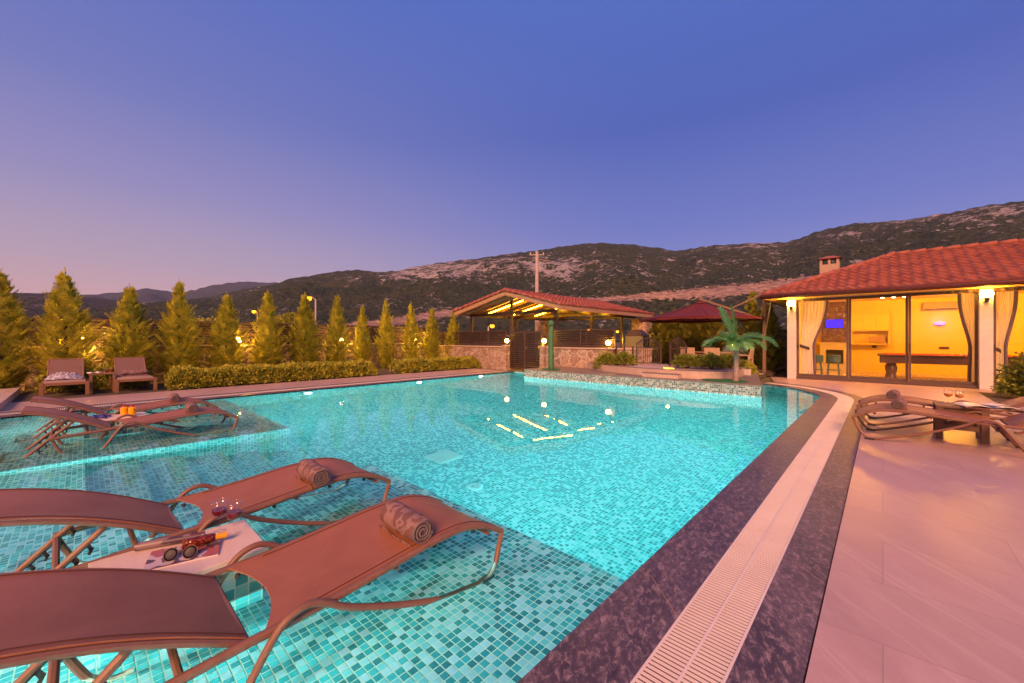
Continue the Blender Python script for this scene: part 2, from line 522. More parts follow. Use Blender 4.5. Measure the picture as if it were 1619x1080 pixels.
M = {}
M['mosaic'] = mosaic('pool_mosaic', [(0, (.002, .15, .162)), (.18, (.006, .245, .26)), (.40, (.03, .37, .39)), (.56, (.22, .55, .56)), (.74, (.46, .66, .68)), (.89, (.60, .69, .74))])
M['mosaic_pale'] = mosaic('island_mosaic', [(0, (.025, .055, .06)), (.20, (.06, .14, .13)), (.42, (.16, .24, .21)), (.66, (.30, .34, .30)), (.86, (.42, .43, .39))], pitch=.05, grout=(.48, .46, .42))
M['mosaic_table'] = mosaic('table_mosaic', [(0, (.01, .14, .15)), (.35, (.03, .25, .24)), (.6, (.25, .45, .38)), (.85, (.45, .55, .48))], pitch=.062, grout=(.62, .58, .45), gw=.05)
M['water'] = water_mat()
M['slate'] = slate('slate_coping')
M['deck'] = tiles('deck_tile', (.44, .29, .27), (.53, .36, .335), (.62, .47, .44), 1.2, .60, joint=.005, jc=(.34, .235, .21), rough=.34, offset=.5)
M['grate'] = plain('grate_plastic', (.74, .64, .57), (.68, .57, .51), .45, scale=3)
M['dark_gap'] = plain('channel_dark', (.20, .075, .04), (.10, .04, .025), .8)
M['platform'] = tiles('platform_stone', (.16, .115, .10), (.24, .18, .155), (.32, .25, .22), .9, .45, joint=.006, jc=(.10, .07, .06), rough=.5, swirl=1.5)
M['pinkstone'] = tiles('step_stone', (.46, .34, .29), (.56, .43, .37), (.64, .52, .46), .6, .4, joint=.005, jc=(.25, .18, .15), rough=.5)
M['stone'] = stone('rubble_stone')
M['stone_big'] = stone('wall_stone', 2.6, (.52, .38, .29), (.30, .19, .14), (.50, .40, .33))
M['cap'] = plain('wall_cap', (.50, .38, .30), (.40, .30, .24), .7, scale=6, bump=.3)
M['soil'] = plain('garden_soil', (.06, .045, .03), (.10, .075, .05), .95, scale=9, bump=.8)
M['grass_ground'] = plain('dry_ground', (.07, .07, .035), (.13, .10, .06), .95, scale=.6, bump=.6)
M['sling'] = sling_mat()
M['tube'] = plain('brown_tube', (.22, .105, .066), (.17, .08, .052), .5, scale=20)
M['tan_tube'] = plain('tan_frame', (.42, .30, .20), (.36, .25, .17), .45, scale=20)
M['black'] = plain('black_rubber', (.02, .018, .018), (.03, .028, .028), .6)
M['bronze'] = plain('dark_bronze_metal', (.055, .032, .026), (.075, .045, .036), .45, scale=12)
M['frame_brown'] = plain('window_frame_brown', (.115, .07, .06), (.095, .058, .05), .45, scale=8)
M['iron'] = plain('wrought_iron', (.035, .022, .02), (.055, .035, .03), .5)
M['white_paint'] = plain('white_plaster', (.62, .57, .55), (.56, .51, .49), .8, scale=7, bump=.15)
M['lamp_yellow'] = plain('lamp_yellow_plaster', (.76, .58, .11), (.72, .54, .095), .85, scale=3)  # even yellow carries the warm lamp glow; the walls are taken as white
M['wood'] = plain('light_timber', (.42, .26, .15), (.30, .18, .10), .6, scale=5, stretch=(1, 1, 9), bump=.3)
M['board'] = plain('ceiling_board', (.58, .38, .19), (.46, .29, .14), .65, scale=4, stretch=(6, 1, 1))
M['dark_wood'] = plain('walnut_wood', (.11, .055, .035), (.075, .036, .024), .4, scale=6, stretch=(1, 8, 8))
M['rooftile'] = plain('clay_tile', (.37, .115, .075), (.20, .052, .038), .75, scale=3.2, bump=.3)
M['roofdark'] = plain('fascia_red', (.13, .03, .024), (.10, .025, .02), .5)
M['canvas'] = plain('burgundy_canvas', (.125, .012, .016), (.10, .009, .012), .85, scale=60, bump=.2)
M['towel'] = towel_mat('grey_towel', (.185, .10, .10), (.31, .19, .185), 7)
M['towel_end'] = plain('towel_edge', (.13, .085, .085), (.20, .14, .14), .95, scale=80, bump=.6)
M['towel_print'] = towel_mat('printed_cloth', (.26, .24, .34), (.62, .58, .60), 11)
M['cypress'] = leafmat('cypress_foliage', (.16, .20, .02), (.68, .61, .06), 5.5, .45)
M['hedge'] = leafmat('hedge_foliage', (.10, .14, .018), (.50, .46, .05), 5.0, .25)
M['bush'] = leafmat('bush_foliage', (.12, .16, .022), (.28, .29, .04), 3.0, .3)
M['conifer'] = leafmat('garden_conifer', (.13, .15, .02), (.30, .27, .035), 2.0, .25)
M['bark'] = plain('bark', (.10, .065, .04), (.06, .04, .025), .9, scale=18, stretch=(1, 1, .2), bump=.8)
M['palm_leaf'] = leafmat('palm_plastic', (.12, .33, .10), (.30, .58, .24), 5.0, .35, .35)
M['palm_trunk'] = plain('palm_trunk', (.34, .25, .22), (.22, .15, .13), .8, scale=26, stretch=(.4, .4, 1.6), bump=.8)
M['fibre'] = plain('pale_fibre', (.50, .46, .34), (.36, .33, .22), .7, scale=30)
M['turf'] = plain('artificial_turf', (.012, .10, .035), (.02, .15, .05), .9, scale=70, bump=1.0)
M['led_green'] = plain('green_rope_light', (.02, .085, .03), (.08, .19, .08), .5, scale=40, bump=.6)
M['pane'] = pane_mat('window_pane')
M['glassware'] = pane_mat('clear_glass', (.985, .985, .99), 1.5, .06)
M['wine_red'] = plain('red_wine', (.16, .004, .012), (.10, .003, .008), .08, scale=3)
M['wine_amber'] = plain('amber_wine', (.55, .20, .02), (.45, .15, .015), .08, scale=3)
M['orange_juice'] = plain('orange_juice', (.95, .42, .005), (.90, .36, .004), .25, scale=5)
M['red_cap'] = plain('red_plastic', (.55, .03, .015), (.48, .025, .012), .35)
M['steel'] = plain('brushed_steel', (.55, .52, .50), (.48, .46, .44), .32, 1.0, scale=4, stretch=(1, 1, 20))
M['felt'] = plain('red_felt', (.45, .02, .012), (.38, .016, .01), .95, scale=90)
M['teal_paint'] = plain('teal_paint', (.05, .12, .15), (.04, .095, .12), .5)
M['concrete'] = plain('pole_concrete', (.42, .34, .31), (.34, .27, .25), .9, scale=5, bump=.3)
M['wire'] = plain('black_cable', (.02, .02, .022), (.025, .025, .028), .6)
M['white_plastic'] = plain('white_plastic', (.72, .72, .70), (.66, .66, .64), .35)
def globe(w, area): return emit('lamp_globe', (1.0, .50, .06), w / (math.pi * math.pi * area))
M['lamp'] = emit('lamp_globe', (1.0, .50, .06), 30)
M['lamp_house'] = emit('sconce_shade', (1.0, .58, .13), 9)
M['led'] = emit('led_strip', (1.0, .46, .013), 105)
M['street'] = emit('street_lamp_glow', (1.0, .26, .008), 7)
PLAMP = {}
def pool_emit(w, r):
    if (w, r) not in PLAMP: PLAMP[w, r] = emit('pool_lamp_glow', (.62, 1.0, .96), w / (math.pi * math.pi * (r * .76) ** 2))
    return PLAMP[w, r]
M['spot'] = emit('spot_lamp', (1.0, .80, .40), 18)
M['tv'] = emit('tv_screen', (.06, .02, 1.0), 1.6)
M['purple'] = emit('purple_lamp', (.50, .12, 1.0), 4)

# ================================================================== setting: ground, pool, deck
WZ = -0.03                                # water level; the deck is at 0
arc = [(-3.55 + 2.5 * math.cos(a), 11.2 + 2.65 * math.sin(a)) for a in [R(71.3) * k / 22 for k in range(23)]]
edge = [(-11, 12.0), (-11, -.95), (-1.05, -.95)] + arc        # pool rim, water on its left
def offset(path, d):
    P = [Vector((p[0], p[1])) for p in path]; out = []
    for i in range(len(P)):
        ns = []
        if i > 0: e = (P[i] - P[i - 1]).normalized(); ns.append(Vector((e.y, -e.x)))
        if i < len(P) - 1: e = (P[i + 1] - P[i]).normalized(); ns.append(Vector((e.y, -e.x)))
        n = sum(ns, Vector((0, 0))).normalized()
        k = 1 / max(.3, n.dot(ns[0]))
        out.append(P[i] + n * d * k)
    return [(q.x, q.y) for q in out]
pool_poly = edge + [(-2.06, 10.75), (-9.4, 10.75), (-9.4, 12.0)]

g = MB()
for x0, x1, y0, y1 in ((-160, -17.3, -160, 260), (-17.3, 160, -160, -6), (9, 160, -6, 260), (-17.3, 9, 14.2, 260), (-17.3, -9.4, 12.0, 14.2)):
    g.add([(x0, y0, -.03), (x1, y0, -.03), (x1, y1, -.03), (x0, y1, -.03)], [(0, 1, 2, 3)])
g.build('ground', M['grass_ground'], kind='structure')
MB().add([(-17.3, -6, -.02), (-13.4, -6, -.02), (-13.4, 12.0, -.02), (-17.3, 12.0, -.02)], [(0, 1, 2, 3)]).build('garden_bed', M['soil'], kind='structure')

basin = MB()
loop = pool_poly + [pool_poly[0]]
basin.wallstrip(list(reversed(loop)), -1.42, -.002)
basin.poly(pool_poly, -1.42)
basin.b2(-4.2, -1.052, -.948, 2.2, -1.41, -.15)               # sun shelf near the coping
basin.b2(-10.998, -6.8, -.948, 2.2, -1.41, -.15)              # sun shelf by the far wall
for y1, z in ((.02, -.34), (.46, -.54), (.90, -.74), (1.34, -.94), (1.78, -1.14)):
    basin.b2(-6.798, -4.202, -.946, y1, -1.405, z)            # entry steps between them
basin.build('pool_basin', M['mosaic'], kind='structure')
_A = sum(pool_poly[i][0] * pool_poly[(i + 1) % len(pool_poly)][1] - pool_poly[(i + 1) % len(pool_poly)][0] * pool_poly[i][1] for i in range(len(pool_poly)))
def grow(poly, d):
    out = []; n = len(poly)
    for i in range(n):
        p0, p1, p2 = Vector(poly[i - 1]), Vector(poly[i]), Vector(poly[(i + 1) % n])
        e1, e2 = (p1 - p0).normalized(), (p2 - p1).normalized()
        n1, n2 = Vector((e1.y, -e1.x)), Vector((e2.y, -e2.x))
        m_ = (n1 + n2).normalized(); out.append(tuple(p1 + m_ * d / max(.3, m_.dot(n1))))
    return out
water_poly = grow(pool_poly, .03 if _A > 0 else -.03)
wm = MB(); wm.poly(water_poly, WZ)
nw = len(pool_poly)
wm.add([(x, y, -1.6) for x, y in water_poly] + [(x, y, WZ) for x, y in water_poly], [(i, (i + 1) % nw, (i + 1) % nw + nw, i + nw) for i in range(nw)])
wm.v = [tuple(q) for q in wm.v]
lo_ = MB(); lo_.poly(water_poly, -1.6); wm.add(lo_.v, [tuple(reversed(f)) for f in lo_.f])
wm.build('pool_water', M['water'], kind='structure')

def path_uv(path, a, b, z, s0=0.0):
    A, B = offset(path, a), offset(path, b)
    s = s0; uv = []
    for i, p in enumerate(path):
        if i: s += (Vector(p) - Vector(path[i - 1])).length
        uv.append(s)
    mb = MB(); mb.strip(A, B, z)
    return mb, [(q, a) for q in uv] + [(q, b) for q in uv]
mb1, uv1 = path_uv(edge, 0, .325, 0, -.40)
mb2, uv2 = path_uv(edge, .598, .82, 0, -.15)
cop = MB(); cop.add(mb1.v, mb1.f); cop.add(mb2.v, mb2.f)
for off, nm in ((0, 1), (.325, 1), (.598, 1), (.82, 1)): pass
uvc = uv1 + [(a, b + 2) for a, b in uv2]
for off in (.325, .598):
    A = offset(edge, off); n = len(cop.v)
    cop.wallstrip(A, -.06, 0); uvc += [(i * .3, .05) for i in range(2 * len(A))]
A = edge; cop.wallstrip(A, -.028, 0); uvc += [(i * .3, .05) for i in range(2 * len(A))]
cop.build('pool_coping', M['slate'], kind='structure', uvs=uvc)
ch = MB(); ch.strip(offset(edge, .3), offset(edge, .84), -.045)
ch.build('drain_channel', M['dark_gap'], kind='structure')

# overflow grating: real slats all along the rim
gr = MB()
def walk(path, pitch):
    P = [Vector(p) for p in path]; pos = pitch / 2; acc = 0
    for a, b in zip(P, P[1:]):
        L = (b - a).length; d = (b - a) / L
        while pos <= acc + L:
            yield a + d * (pos - acc), d
            pos += pitch
        acc += L
mid = offset(edge, .4615)
for p, d in walk(mid, .0250):
    n = Vector((d.y, -d.x))
    ang = math.atan2(d.y, d.x)
    for s in (-1, 1):
        c = p + n * s * .0675
        gr.box((c.x, c.y, -.0025), (.0145, .128, .004), rz=ang)
for off in (.331, .4615, .592):
    Q = offset(edge, off)
    A, B = offset(edge, off - .006), offset(edge, off + .006)
    gr.strip(B, A, .0014)
tag(gr.build('drain_grating', M['grate']), 'long pale slatted overflow grating running round the pool between dark slate borders', 'grating')

outer = offset(edge, .826)
deck = MB()
deck.poly(outer + [(-2.9, 16.42), (9, 16.42), (9, -6), (-13.4, -6), (-13.4, 12.0)], 0)
deck.build('pool_deck', M['deck'], kind='structure')
MB().prism([(-17.2, -6), (-11.86, -6), (-11.86, -1.05), (-17.2, -1.05)], -.02, .13).build('raised_path', M['pinkstone'], kind='structure')

# tiled island platform with stone top
isl = thing('tiled_platform', 'raised platform faced with pale green mosaic standing in the far end of the pool', 'platform', (-5.7, 10.75, -1.4))
ip = [(-9.39, 10.755), (-2.075, 10.755), (-2.74, 13.72), (-2.80, 14.1), (-9.39, 14.1)]
def rel(pts, o): return [(x - o[0], y - o[1]) for x, y in pts]
ipr = rel(ip, (-5.7, 10.75))
MB().prism(ipr, .02, 1.62).build('wall', M['mosaic_pale'], isl)
ipo = rel([(-9.40, 10.745), (-2.055, 10.745), (-2.73, 13.73), (-2.80, 14.1), (-9.40, 14.1)], (-5.7, 10.75))
MB().prism(ipo, 1.622, 1.655).build('top_slab', M['platform'], isl)

ter = MB()
tp = [(-7.9, 12.55)] + [tuple(q)[:2] for q in bez([(-7.3, 12.1, 0), (-6.2, 11.6, 0), (-5.05, 11.3, 0), (-4.05, 11.25, 0), (-3.4, 11.4, 0), (-3.02, 11.9, 0), (-2.98, 13.2, 0)], 4)] + [(-3.0, 13.6), (-7.9, 13.6)]
ter.prism(tp, .2, .46)
ter.prism([(-5.05, 10.92), (-4.05, 10.92), (-4.05, 11.4), (-5.05, 11.4)], .2, .36)
ter.build('terrace', M['pinkstone'], kind='structure')
tc = MB()
tco = offset(list(reversed(tp[1:-2])), -.0) if False else tp[:-2]
inn = [(p[0] + (.0), p[1] + .16) for p in tco]
tc.strip([(p[0], p[1] - .012) for p in tco], inn, .466)
tc.prism([(-5.07, 10.905), (-4.04, 10.905), (-4.04, 11.12), (-5.07, 11.12)], .362, .378)
tc.build('terrace_edging', M['platform'], kind='structure')
MB().add([(-9.4, 14.1, .10), (-3.05, 14.1, .10), (-3.05, 21.2, .10), (-9.4, 21.2, .10)], [(0, 1, 2, 3)]).build('garden_path', M['pinkstone'], kind='structure')
MB().prism([(-3.35, 13.65), (-2.98, 13.65), (-3.0, 16.3), (-3.35, 16.3)], 0, .08).build('planting_border', M['soil'], kind='structure')

# pool fittings
def pool_fit(x, y, z, nrm, label, grp='underwater lamps in the pool walls', r=.11, watts=100):
    t = thing('pool_lamp', label, 'pool lamp', (x, y, z), 0, grp)
    Mx = Vector((0, 0, 1)).rotation_difference(Vector(nrm)).to_matrix()
    MB().lathe([(r, 0), (r * 1.02, .012), (r * .9, .022), (r * .78, .024)], 20, M=Mx).build('bezel', M['white_plastic'], t)
    MB().lathe([(r * .76, .0255), (r * .5, .034), (0, .038)], 20, M=Mx).build('lens', pool_emit(watts, r), t)
    return t
def light(name, loc, e, c, r=.05, typ='POINT', **k):
    d = bpy.data.lights.new(name, typ); d.energy = e; d.color = c
    if typ in ('POINT', 'SPOT'): d.shadow_soft_size = r
    for a, b in k.items(): setattr(d, a, b)
    o = bpy.data.objects.new(name, d); o.location = loc; col.objects.link(o); return o
PC = (.62, 1.0, .95)
lamps = [
    ((-10.99, 4.0, -.42), (1, 0, 0), 'underwater lamp in the far pool wall nearest the loungers in the water', 42),
    ((-10.99, 7.4, -.40), (1, 0, 0), 'glowing underwater lamp in the middle of the hedge side pool wall', 34),
    ((-10.99, 10.1, -.40), (1, 0, 0), 'underwater lamp in the hedge side pool wall near the louvred gate', 38),
    ((-3.0, 13.43, -.50), (-.1, -1, 0), 'underwater lamp in the rounded bay beside the palm', 60),
    ((-1.07, 9.4, -.95), (-1, 0, 0), 'underwater lamp below the slate border opposite the deck loungers', 95),
    ((-1.07, 5.6, -1.08), (-1, 0, 0), 'underwater lamp halfway along the slate bordered pool wall', 85),
    ((-2.5, 2.21, -1.08), (0, 1, 0), 'underwater lamp in the riser of the shelf under the near loungers', 80),
    ((-8.6, 2.21, -.85), (0, 1, 0), 'underwater lamp in the riser of the shelf under the far loungers', 40),
    ((-5.5, -.935, -.20), (0, 1, 0), 'underwater lamp in the end wall above the entry steps', 26),
    ((-9.6, -.935, -.09), (0, 1, 0), 'small lamp in the end wall lighting the shelf under the far loungers', 120),
    ((-2.75, -.935, -.09), (0, 1, 0), 'small lamp in the end wall lighting the shelf under the near loungers', 120),
    ((-1.5, -.935, -.09), (0, 1, 0), 'small lamp in the end wall next to the slate border', 85),
]
for p, n, l, e in lamps:
    pool_fit(*p, n, l, watts=e * 5, r=.05 if p[2] == -.09 else .11)
# drain covers on the floor
sq = thing('floor_drain', 'square white drain cover on the pool floor', 'drain cover', (-4.9, 3.75, -1.418))
dm = MB()
dm.b2(-.22, .22, -.22, .22, 0, .012)
dm.build('frame', M['white_plastic'], sq, bevel=.004)
dl = MB()
for k in range(9): dl.b2(-.19, .19, -.19 + k * .045, -.165 + k * .045, .0135, .022)
dl.build('grille', M['grate'], sq)
for (x, y, l) in ((-1.55, 2.55, 'round white nozzle on the pool floor close to the slate border'), (-3.8, 3.4, 'round white nozzle on the pool floor beyond the near loungers'), (-3.4, 7.2, 'round white nozzle on the pool floor near the tiled platform')):
    t = thing('floor_nozzle', l, 'nozzle', (x, y, -1.418), 0, 'round nozzles on the pool floor')
    MB().lathe([(.10, 0), (.105, .012), (.085, .026), (.05, .03), (.045, .02), (.0, .02)], 20).build('ring', M['white_plastic'], t, smooth=True)
    MB().lathe([(.03, .021), (.028, .034), (0, .036)], 12).build('cap', M['grate'], t)

# ================================================================== hills
def hillmat(name, veg1, veg2, rockc, cutc):
    m, t, out = newmat(name)
    b = bsdf(t, out, .95, spec=.1)
    v = coord(t)
    at = t.nodes.new('ShaderNodeAttribute'); at.attribute_name = 'rock'
    a2 = t.nodes.new('ShaderNodeAttribute'); a2.attribute_name = 'cut'
    n1 = noisen(t, v, .012, 6, .6)
    n2 = noisen(t, v, .30, 4, .7)
    n3 = noisen(t, v, .055, 9, .72)
    vo = t.nodes.new('ShaderNodeTexVoronoi'); vo.inputs['Scale'].default_value = .30; t.links.new(v, vo.inputs['Vector'])
    c = mixc(t, rampf(t, n1, .35, .65), veg1, veg2)
    c = mixc(t, rampf(t, vo.outputs['Distance'], .55, .25), c, tuple(x * .45 for x in veg1))
    c = mixc(t, mathn(t, 'MULTIPLY', rampf(t, n2, .5, .7), .5), c, tuple(x * 1.7 for x in veg2))
    rk = mathn(t, 'ADD', mathn(t, 'ADD', mathn(t, 'MULTIPLY', n3, .62), mathn(t, 'MULTIPLY', n2, .38)), mathn(t, 'MULTIPLY', at.outputs['Fac'], .095))
    rf = rampf(t, rk, .572, .602)
    rc = mixc(t, rampf(t, n2, .35, .65), rockc, tuple(x * .5 for x in rockc))
    c = mixc(t, rf, c, rc)
    ck = mathn(t, 'ADD', mathn(t, 'MULTIPLY', a2.outputs['Fac'], .8), mathn(t, 'MULTIPLY', mathn(t, 'SUBTRACT', n2, .5), 1.5))
    cc = mixc(t, rampf(t, noisen(t, mapping(t, v, (1, 1, 4)), .16, 6, .75), .42, .60), cutc, tuple(x * .45 for x in cutc))
    c = mixc(t, rampf(t, ck, .36, .46), c, cc)
    t.links.new(c, b.inputs['Base Color'])
    bumpn(t, b, mathn(t, 'ADD', n2, n3), 1.0, 4.0)
    return m
FPX = 631.0
def hill(name, prof, dist, near, znear, mat, amp, cols=620, rows=110, az0=-80, az1=80, cut=None, rocks=None, jitter=1.0, power=1.25, seed=0.0):
    vs = []; rock = []; cutv = []
    for i in range(cols + 1):
        az = R(az0 + (az1 - az0) * i / cols)
        px = 809.5 + FPX * math.tan(az)
        dx = .7325 * math.sin(az) - .6807 * math.cos(az)
        dy = .6807 * math.sin(az) + .7325 * math.cos(az)
        h = 1.35 + (535 - lerp_tab(prof, px)) / FPX * dist * math.cos(az)
        for j in range(rows + 3):
            t = j / rows
            if j <= rows:
                r = near + (dist - near) * t
                z = znear + (h - znear) * t ** power
                w = 4 * t * (1 - t) if t < 1 else 0
                q = (dx * r * .011 + seed, dy * r * .011, seed)
                z += amp * w * fbm(q, 5) * .5
                fine = fbm((dx * r * .09 + 5, dy * r * .09 + seed, 1), 3)
                z += jitter * fine * (.5 if t > .02 else 0) * (1.6 if t > .97 else 1)
            else:
                r = dist + (j - rows) * dist * .12; z = h - (j - rows) * h * .35
            vs.append((dx * r, dy * r, z))
            yy = 535 - FPX * (z - 1.35) / (r * math.cos(az))
            c = 0.0
            if cut:
                yc = lerp_tab(cut[0], px); th = lerp_tab(cut[1], px)
                c = max(0.0, 1.0 - abs(yy - yc) / th)
            cutv.append(c)
            k = 0.0
            for (cx, cy, sx, sy, s) in (rocks or ()):
                k += s * math.exp(-((px - cx) / sx) ** 2 - ((yy - cy) / sy) ** 2)
            rock.append(min(k, 1.0))
    W = rows + 3
    fs = [(i * W + j, (i + 1) * W + j, (i + 1) * W + j + 1, i * W + j + 1) for i in range(cols) for j in range(W - 1)]
    me = bpy.data.meshes.new(name); me.from_pydata(vs, [], fs); me.update()
    me.polygons.foreach_set('use_smooth', [True] * len(me.polygons))
    for nm, dat in (('rock', rock), ('cut', cutv)):
        at = me.attributes.new(nm, 'FLOAT', 'POINT'); at.data.foreach_set('value', dat)
    me.materials.append(mat)
    o = bpy.data.objects.new(name, me); col.objects.link(o); o['kind'] = 'structure'
    return o
near_prof = [(-900, 520), (0, 505), (330, 470), (400, 455), (440, 449), (455, 441), (490, 436), (530, 429), (565, 427), (600, 430), (632, 428), (660, 421), (700, 415), (760, 408), (800, 402), (850, 396), (900, 388), (940, 384), (1000, 387), (1040, 392), (1068, 397), (1100, 392), (1130, 388), (1200, 384), (1240, 384), (1262, 378), (1290, 367), (1340, 355), (1420, 349), (1500, 337), (1560, 325), (1619, 317), (1900, 285), (3000, 330)]
cutline = ([(300, 540), (560, 516), (620, 509), (700, 496), (760, 488), (850, 481), (900, 475), (960, 473), (1050, 467), (1130, 462), (1200, 455), (1290, 440), (1400, 430), (1700, 400)],
           [(300, 3), (560, 12), (700, 12), (860, 8), (960, 7), (1060, 12), (1130, 18), (1210, 16), (1290, 9), (1450, 8), (1700, 6)])
rocks = [(650, 432, 40, 12, 1.0), (700, 428, 60, 14, .9), (790, 420, 90, 16, .75), (880, 425, 50, 18, .8), (950, 425, 80, 14, .35), (1190, 388, 70, 8, .7), (1340, 372, 60, 10, .5), (1480, 350, 90, 12, .7), (1590, 335, 60, 14, .8), (1150, 430, 120, 20, .2), (560, 440, 50, 8, .4)]
hill('hills', near_prof, 760, 130, -1, hillmat('hill_scrub', (.036, .052, .030), (.060, .066, .038), (.52, .47, .49), (.50, .34, .28)), 30, cut=cutline, rocks=rocks, jitter=2.6, rows=150, cols=760)
far_prof = [(-900, 470), (-60, 468), (60, 470), (140, 466), (190, 462), (235, 456), (262, 461), (290, 463), (315, 457), (345, 449), (380, 446), (440, 447), (560, 452), (800, 470), (2000, 500)]
hill('far_mountains', far_prof, 2600, 900, -1, hillmat('far_scrub', (.050, .060, .060), (.070, .075, .070), (.22, .2, .22), (.3, .25, .22)), 70, cols=260, rows=40, az0=-80, az1=25, jitter=8, seed=3.7)
town_prof = [(-1200, 455), (-200, 460), (0, 465), (30, 463), (75, 464), (110, 467), (160, 472), (230, 478), (330, 492), (450, 505), (600, 520), (2000, 530)]
hill('low_hills', town_prof, 1050, 160, -1, hillmat('low_scrub', (.040, .045, .040), (.060, .060, .050), (.42, .38, .38), (.4, .3, .25)), 14, cols=260, rows=60, az0=-80, az1=25, jitter=2.5, seed=8.1,
     rocks=[(60, 480, 80, 8, .35)])

# ================================================================== stone walls, fences
def stone_wall(label, pts, z0, z1, th=.30, big=False):
    o = Vector((pts[0][0], pts[0][1], 0))
    t = thing('stone_wall', label, 'stone wall', (o.x, o.y, 0))
    w = MB(); c = MB()
    for a, b in zip(pts, pts[1:]):
        A, B = Vector((*a, 0)) - o, Vector((*b, 0)) - o
        d = (B - A); L = d.length; ang = math.atan2(d.y, d.x); m = (A + B) / 2
        w.box((m.x, m.y, (z0 + z1) / 2), (L, th, z1 - z0), rz=ang)
        c.box((m.x, m.y, z1 + .028), (L + .05, th + .08, .05), rz=ang)
    w.build('masonry', M['stone_big' if big else 'stone'], t)
    c.build('cap', M['cap'], t, bevel=.01)
    return t
stone_wall('long rubble stone wall with a pale cap behind the row of cypresses', [(-17.0, -5.5), (-17.0, 12.75)], -.05, 1.07)
stone_wall('rubble stone wall between the last cypresses and the louvred gate', [(-16.84, 12.6), (-12.05, 12.6)], -.05, .95)
stone_wall('pale rubble stone wall to the side of the louvred gate below the bar lamps', [(-9.88, 12.75), (-6.9, 12.75), (-6.0, 13.6)], -.05, .95, big=True)
stone_wall('stone wall behind the dining set under the parasol', [(-9.6, 21.0), (-2.5, 21.0)], -.05, .84)
def louvre(label, a, b, z0, z1, n, bays):
    a, b = Vector((*a, 0)), Vector((*b, 0)); d = b - a; L = d.length; ang = math.atan2(d.y, d.x)
    t = thing('louvre_fence', label, 'fence', (a.x, a.y, 0), ang)
    for k in range(bays + 1):
        MB().box((L * k / bays, 0, (z0 + z1) / 2), (.05, .05, z1 - z0)).build('post', M['bronze'], t)
    for k in range(bays):
        p = MB(); x0, x1 = L * k / bays + .026, L * (k + 1) / bays - .026
        for i in range(n):
            z = z0 + .04 + (z1 - z0 - .08) * i / (n - 1)
            M3 = Matrix.Rotation(R(38), 3, 'X')
            p.box(((x0 + x1) / 2, 0, z), (x1 - x0, .012, (z1 - z0) / n * .95), M=M3)
        p.build('slat_panel', M['bronze'], t)
    MB().box((L / 2, 0, z1 + .018), (L + .05, .06, .03)).build('top_rail', M['bronze'], t)
    return t
louvre('dark bronze louvre fence on top of the long stone wall behind the cypresses', (-17.05, -5.4), (-17.05, 12.6), 1.12, 1.90, 9, 9)
louvre('dark louvre fence on the stone wall just before the louvred gate', (-16.95, 12.65), (-12.1, 12.65), 1.01, 1.66, 8, 3)
louvre('dark louvre fence above the stone wall of the outdoor bar', (-9.82, 12.85), (-6.95, 12.85), 1.01, 1.66, 8, 2)
louvre('dark louvre fence behind the conifers of the dining garden', (-9.5, 21.05), (-2.5, 21.05), .90, 1.7, 8, 4)

# louvred double gate
gt = thing('louvred_gate', 'dark brown louvred double gate set in the stone wall under the pavilion', 'gate', (-10.95, 12.6, 0))
for s in (-1, 1):
    lf = MB()
    for x in (.03, .84): lf.box((s * x, 0, .84), (.06, .05, 1.60))
    for z in (.07, 1.61): lf.box((s * .435, 0, z), (.75, .045, .06))
    leaf = lf.build('leaf', M['bronze'], gt)
    sl = MB()
    for k in range(17):
        sl.box((s * .435, 0, .145 + k * .087), (.75, .012, .085), M=Matrix.Rotation(R(35), 3, 'X'))
    sl.build('louvres', M['bronze'], leaf)
MB().box((.11, -.05, .95), (.02, .05, .14)).build('handle', M['steel'], gt)
for x in (-12.0, -9.93):
    pt = thing('gate_pillar', 'stone pillar on the hedge side of the louvred gate' if x < -11 else 'stone pillar on the bar side of the louvred gate', 'pillar', (x, 12.58, 0), 0, 'stone pillars of the louvred gate')
    MB().b2(-.10, .10, -.17, .17, -.05, 1.0).build('shaft', M['stone_big'], pt)
    MB().b2(-.13, .13, -.20, .20, 1.002, 1.05).build('cap', M['cap'], pt, bevel=.01)

# wall lamps on the fence caps
WARM = (1.0, .50, .065)
def fence_lamp(x, y, z, label, e=40, d=(1, 0)):
    t = thing('wall_lamp', label, 'lamp', (x, y, z), 0, 'warm lamps on the stone wall caps')
    MB().lathe([(.055, 0), (.05, .02), (.02, .03), (.02, .10), (.05, .115)], 12).build('bracket', M['bronze'], t, smooth=True)
    MB().lathe([(.045, .117), (.075, .15), (.085, .20), (.07, .25), (.035, .275), (0, .28)], 14).build('globe', globe(e, .075), t, smooth=True)
    MB().lathe([(.09, .282), (.05, .31), (0, .325)], 12).build('cap', M['bronze'], t)
for y, l in ((-.05, 'lamp on the long stone wall between the two cypresses behind the side table'), (3.75, 'lamp on the long stone wall two cypresses along from the cushioned seats'), (7.45, 'lamp on the long stone wall beside the shortest cypress of the row'), (11.0, 'lamp on the long stone wall near the corner by the pavilion')):
    fence_lamp(-16.70, y, 1.10, l, 320)
for x, l in ((-12.0, 'lamp on the gate pillar nearer the hedge'), (-9.93, 'lamp on the gate pillar nearer the outdoor bar')):
    fence_lamp(x, 12.58, 1.05, l, 50, (0, -1))
fence_lamp(-7.15, 12.72, 1.0, 'lamp on the bar wall beside the steel barbecue hood', 60, (0, -1))
fence_lamp(-5.12, 20.85, .89, 'lamp on the garden wall behind the dining set', 190, (0, -1))

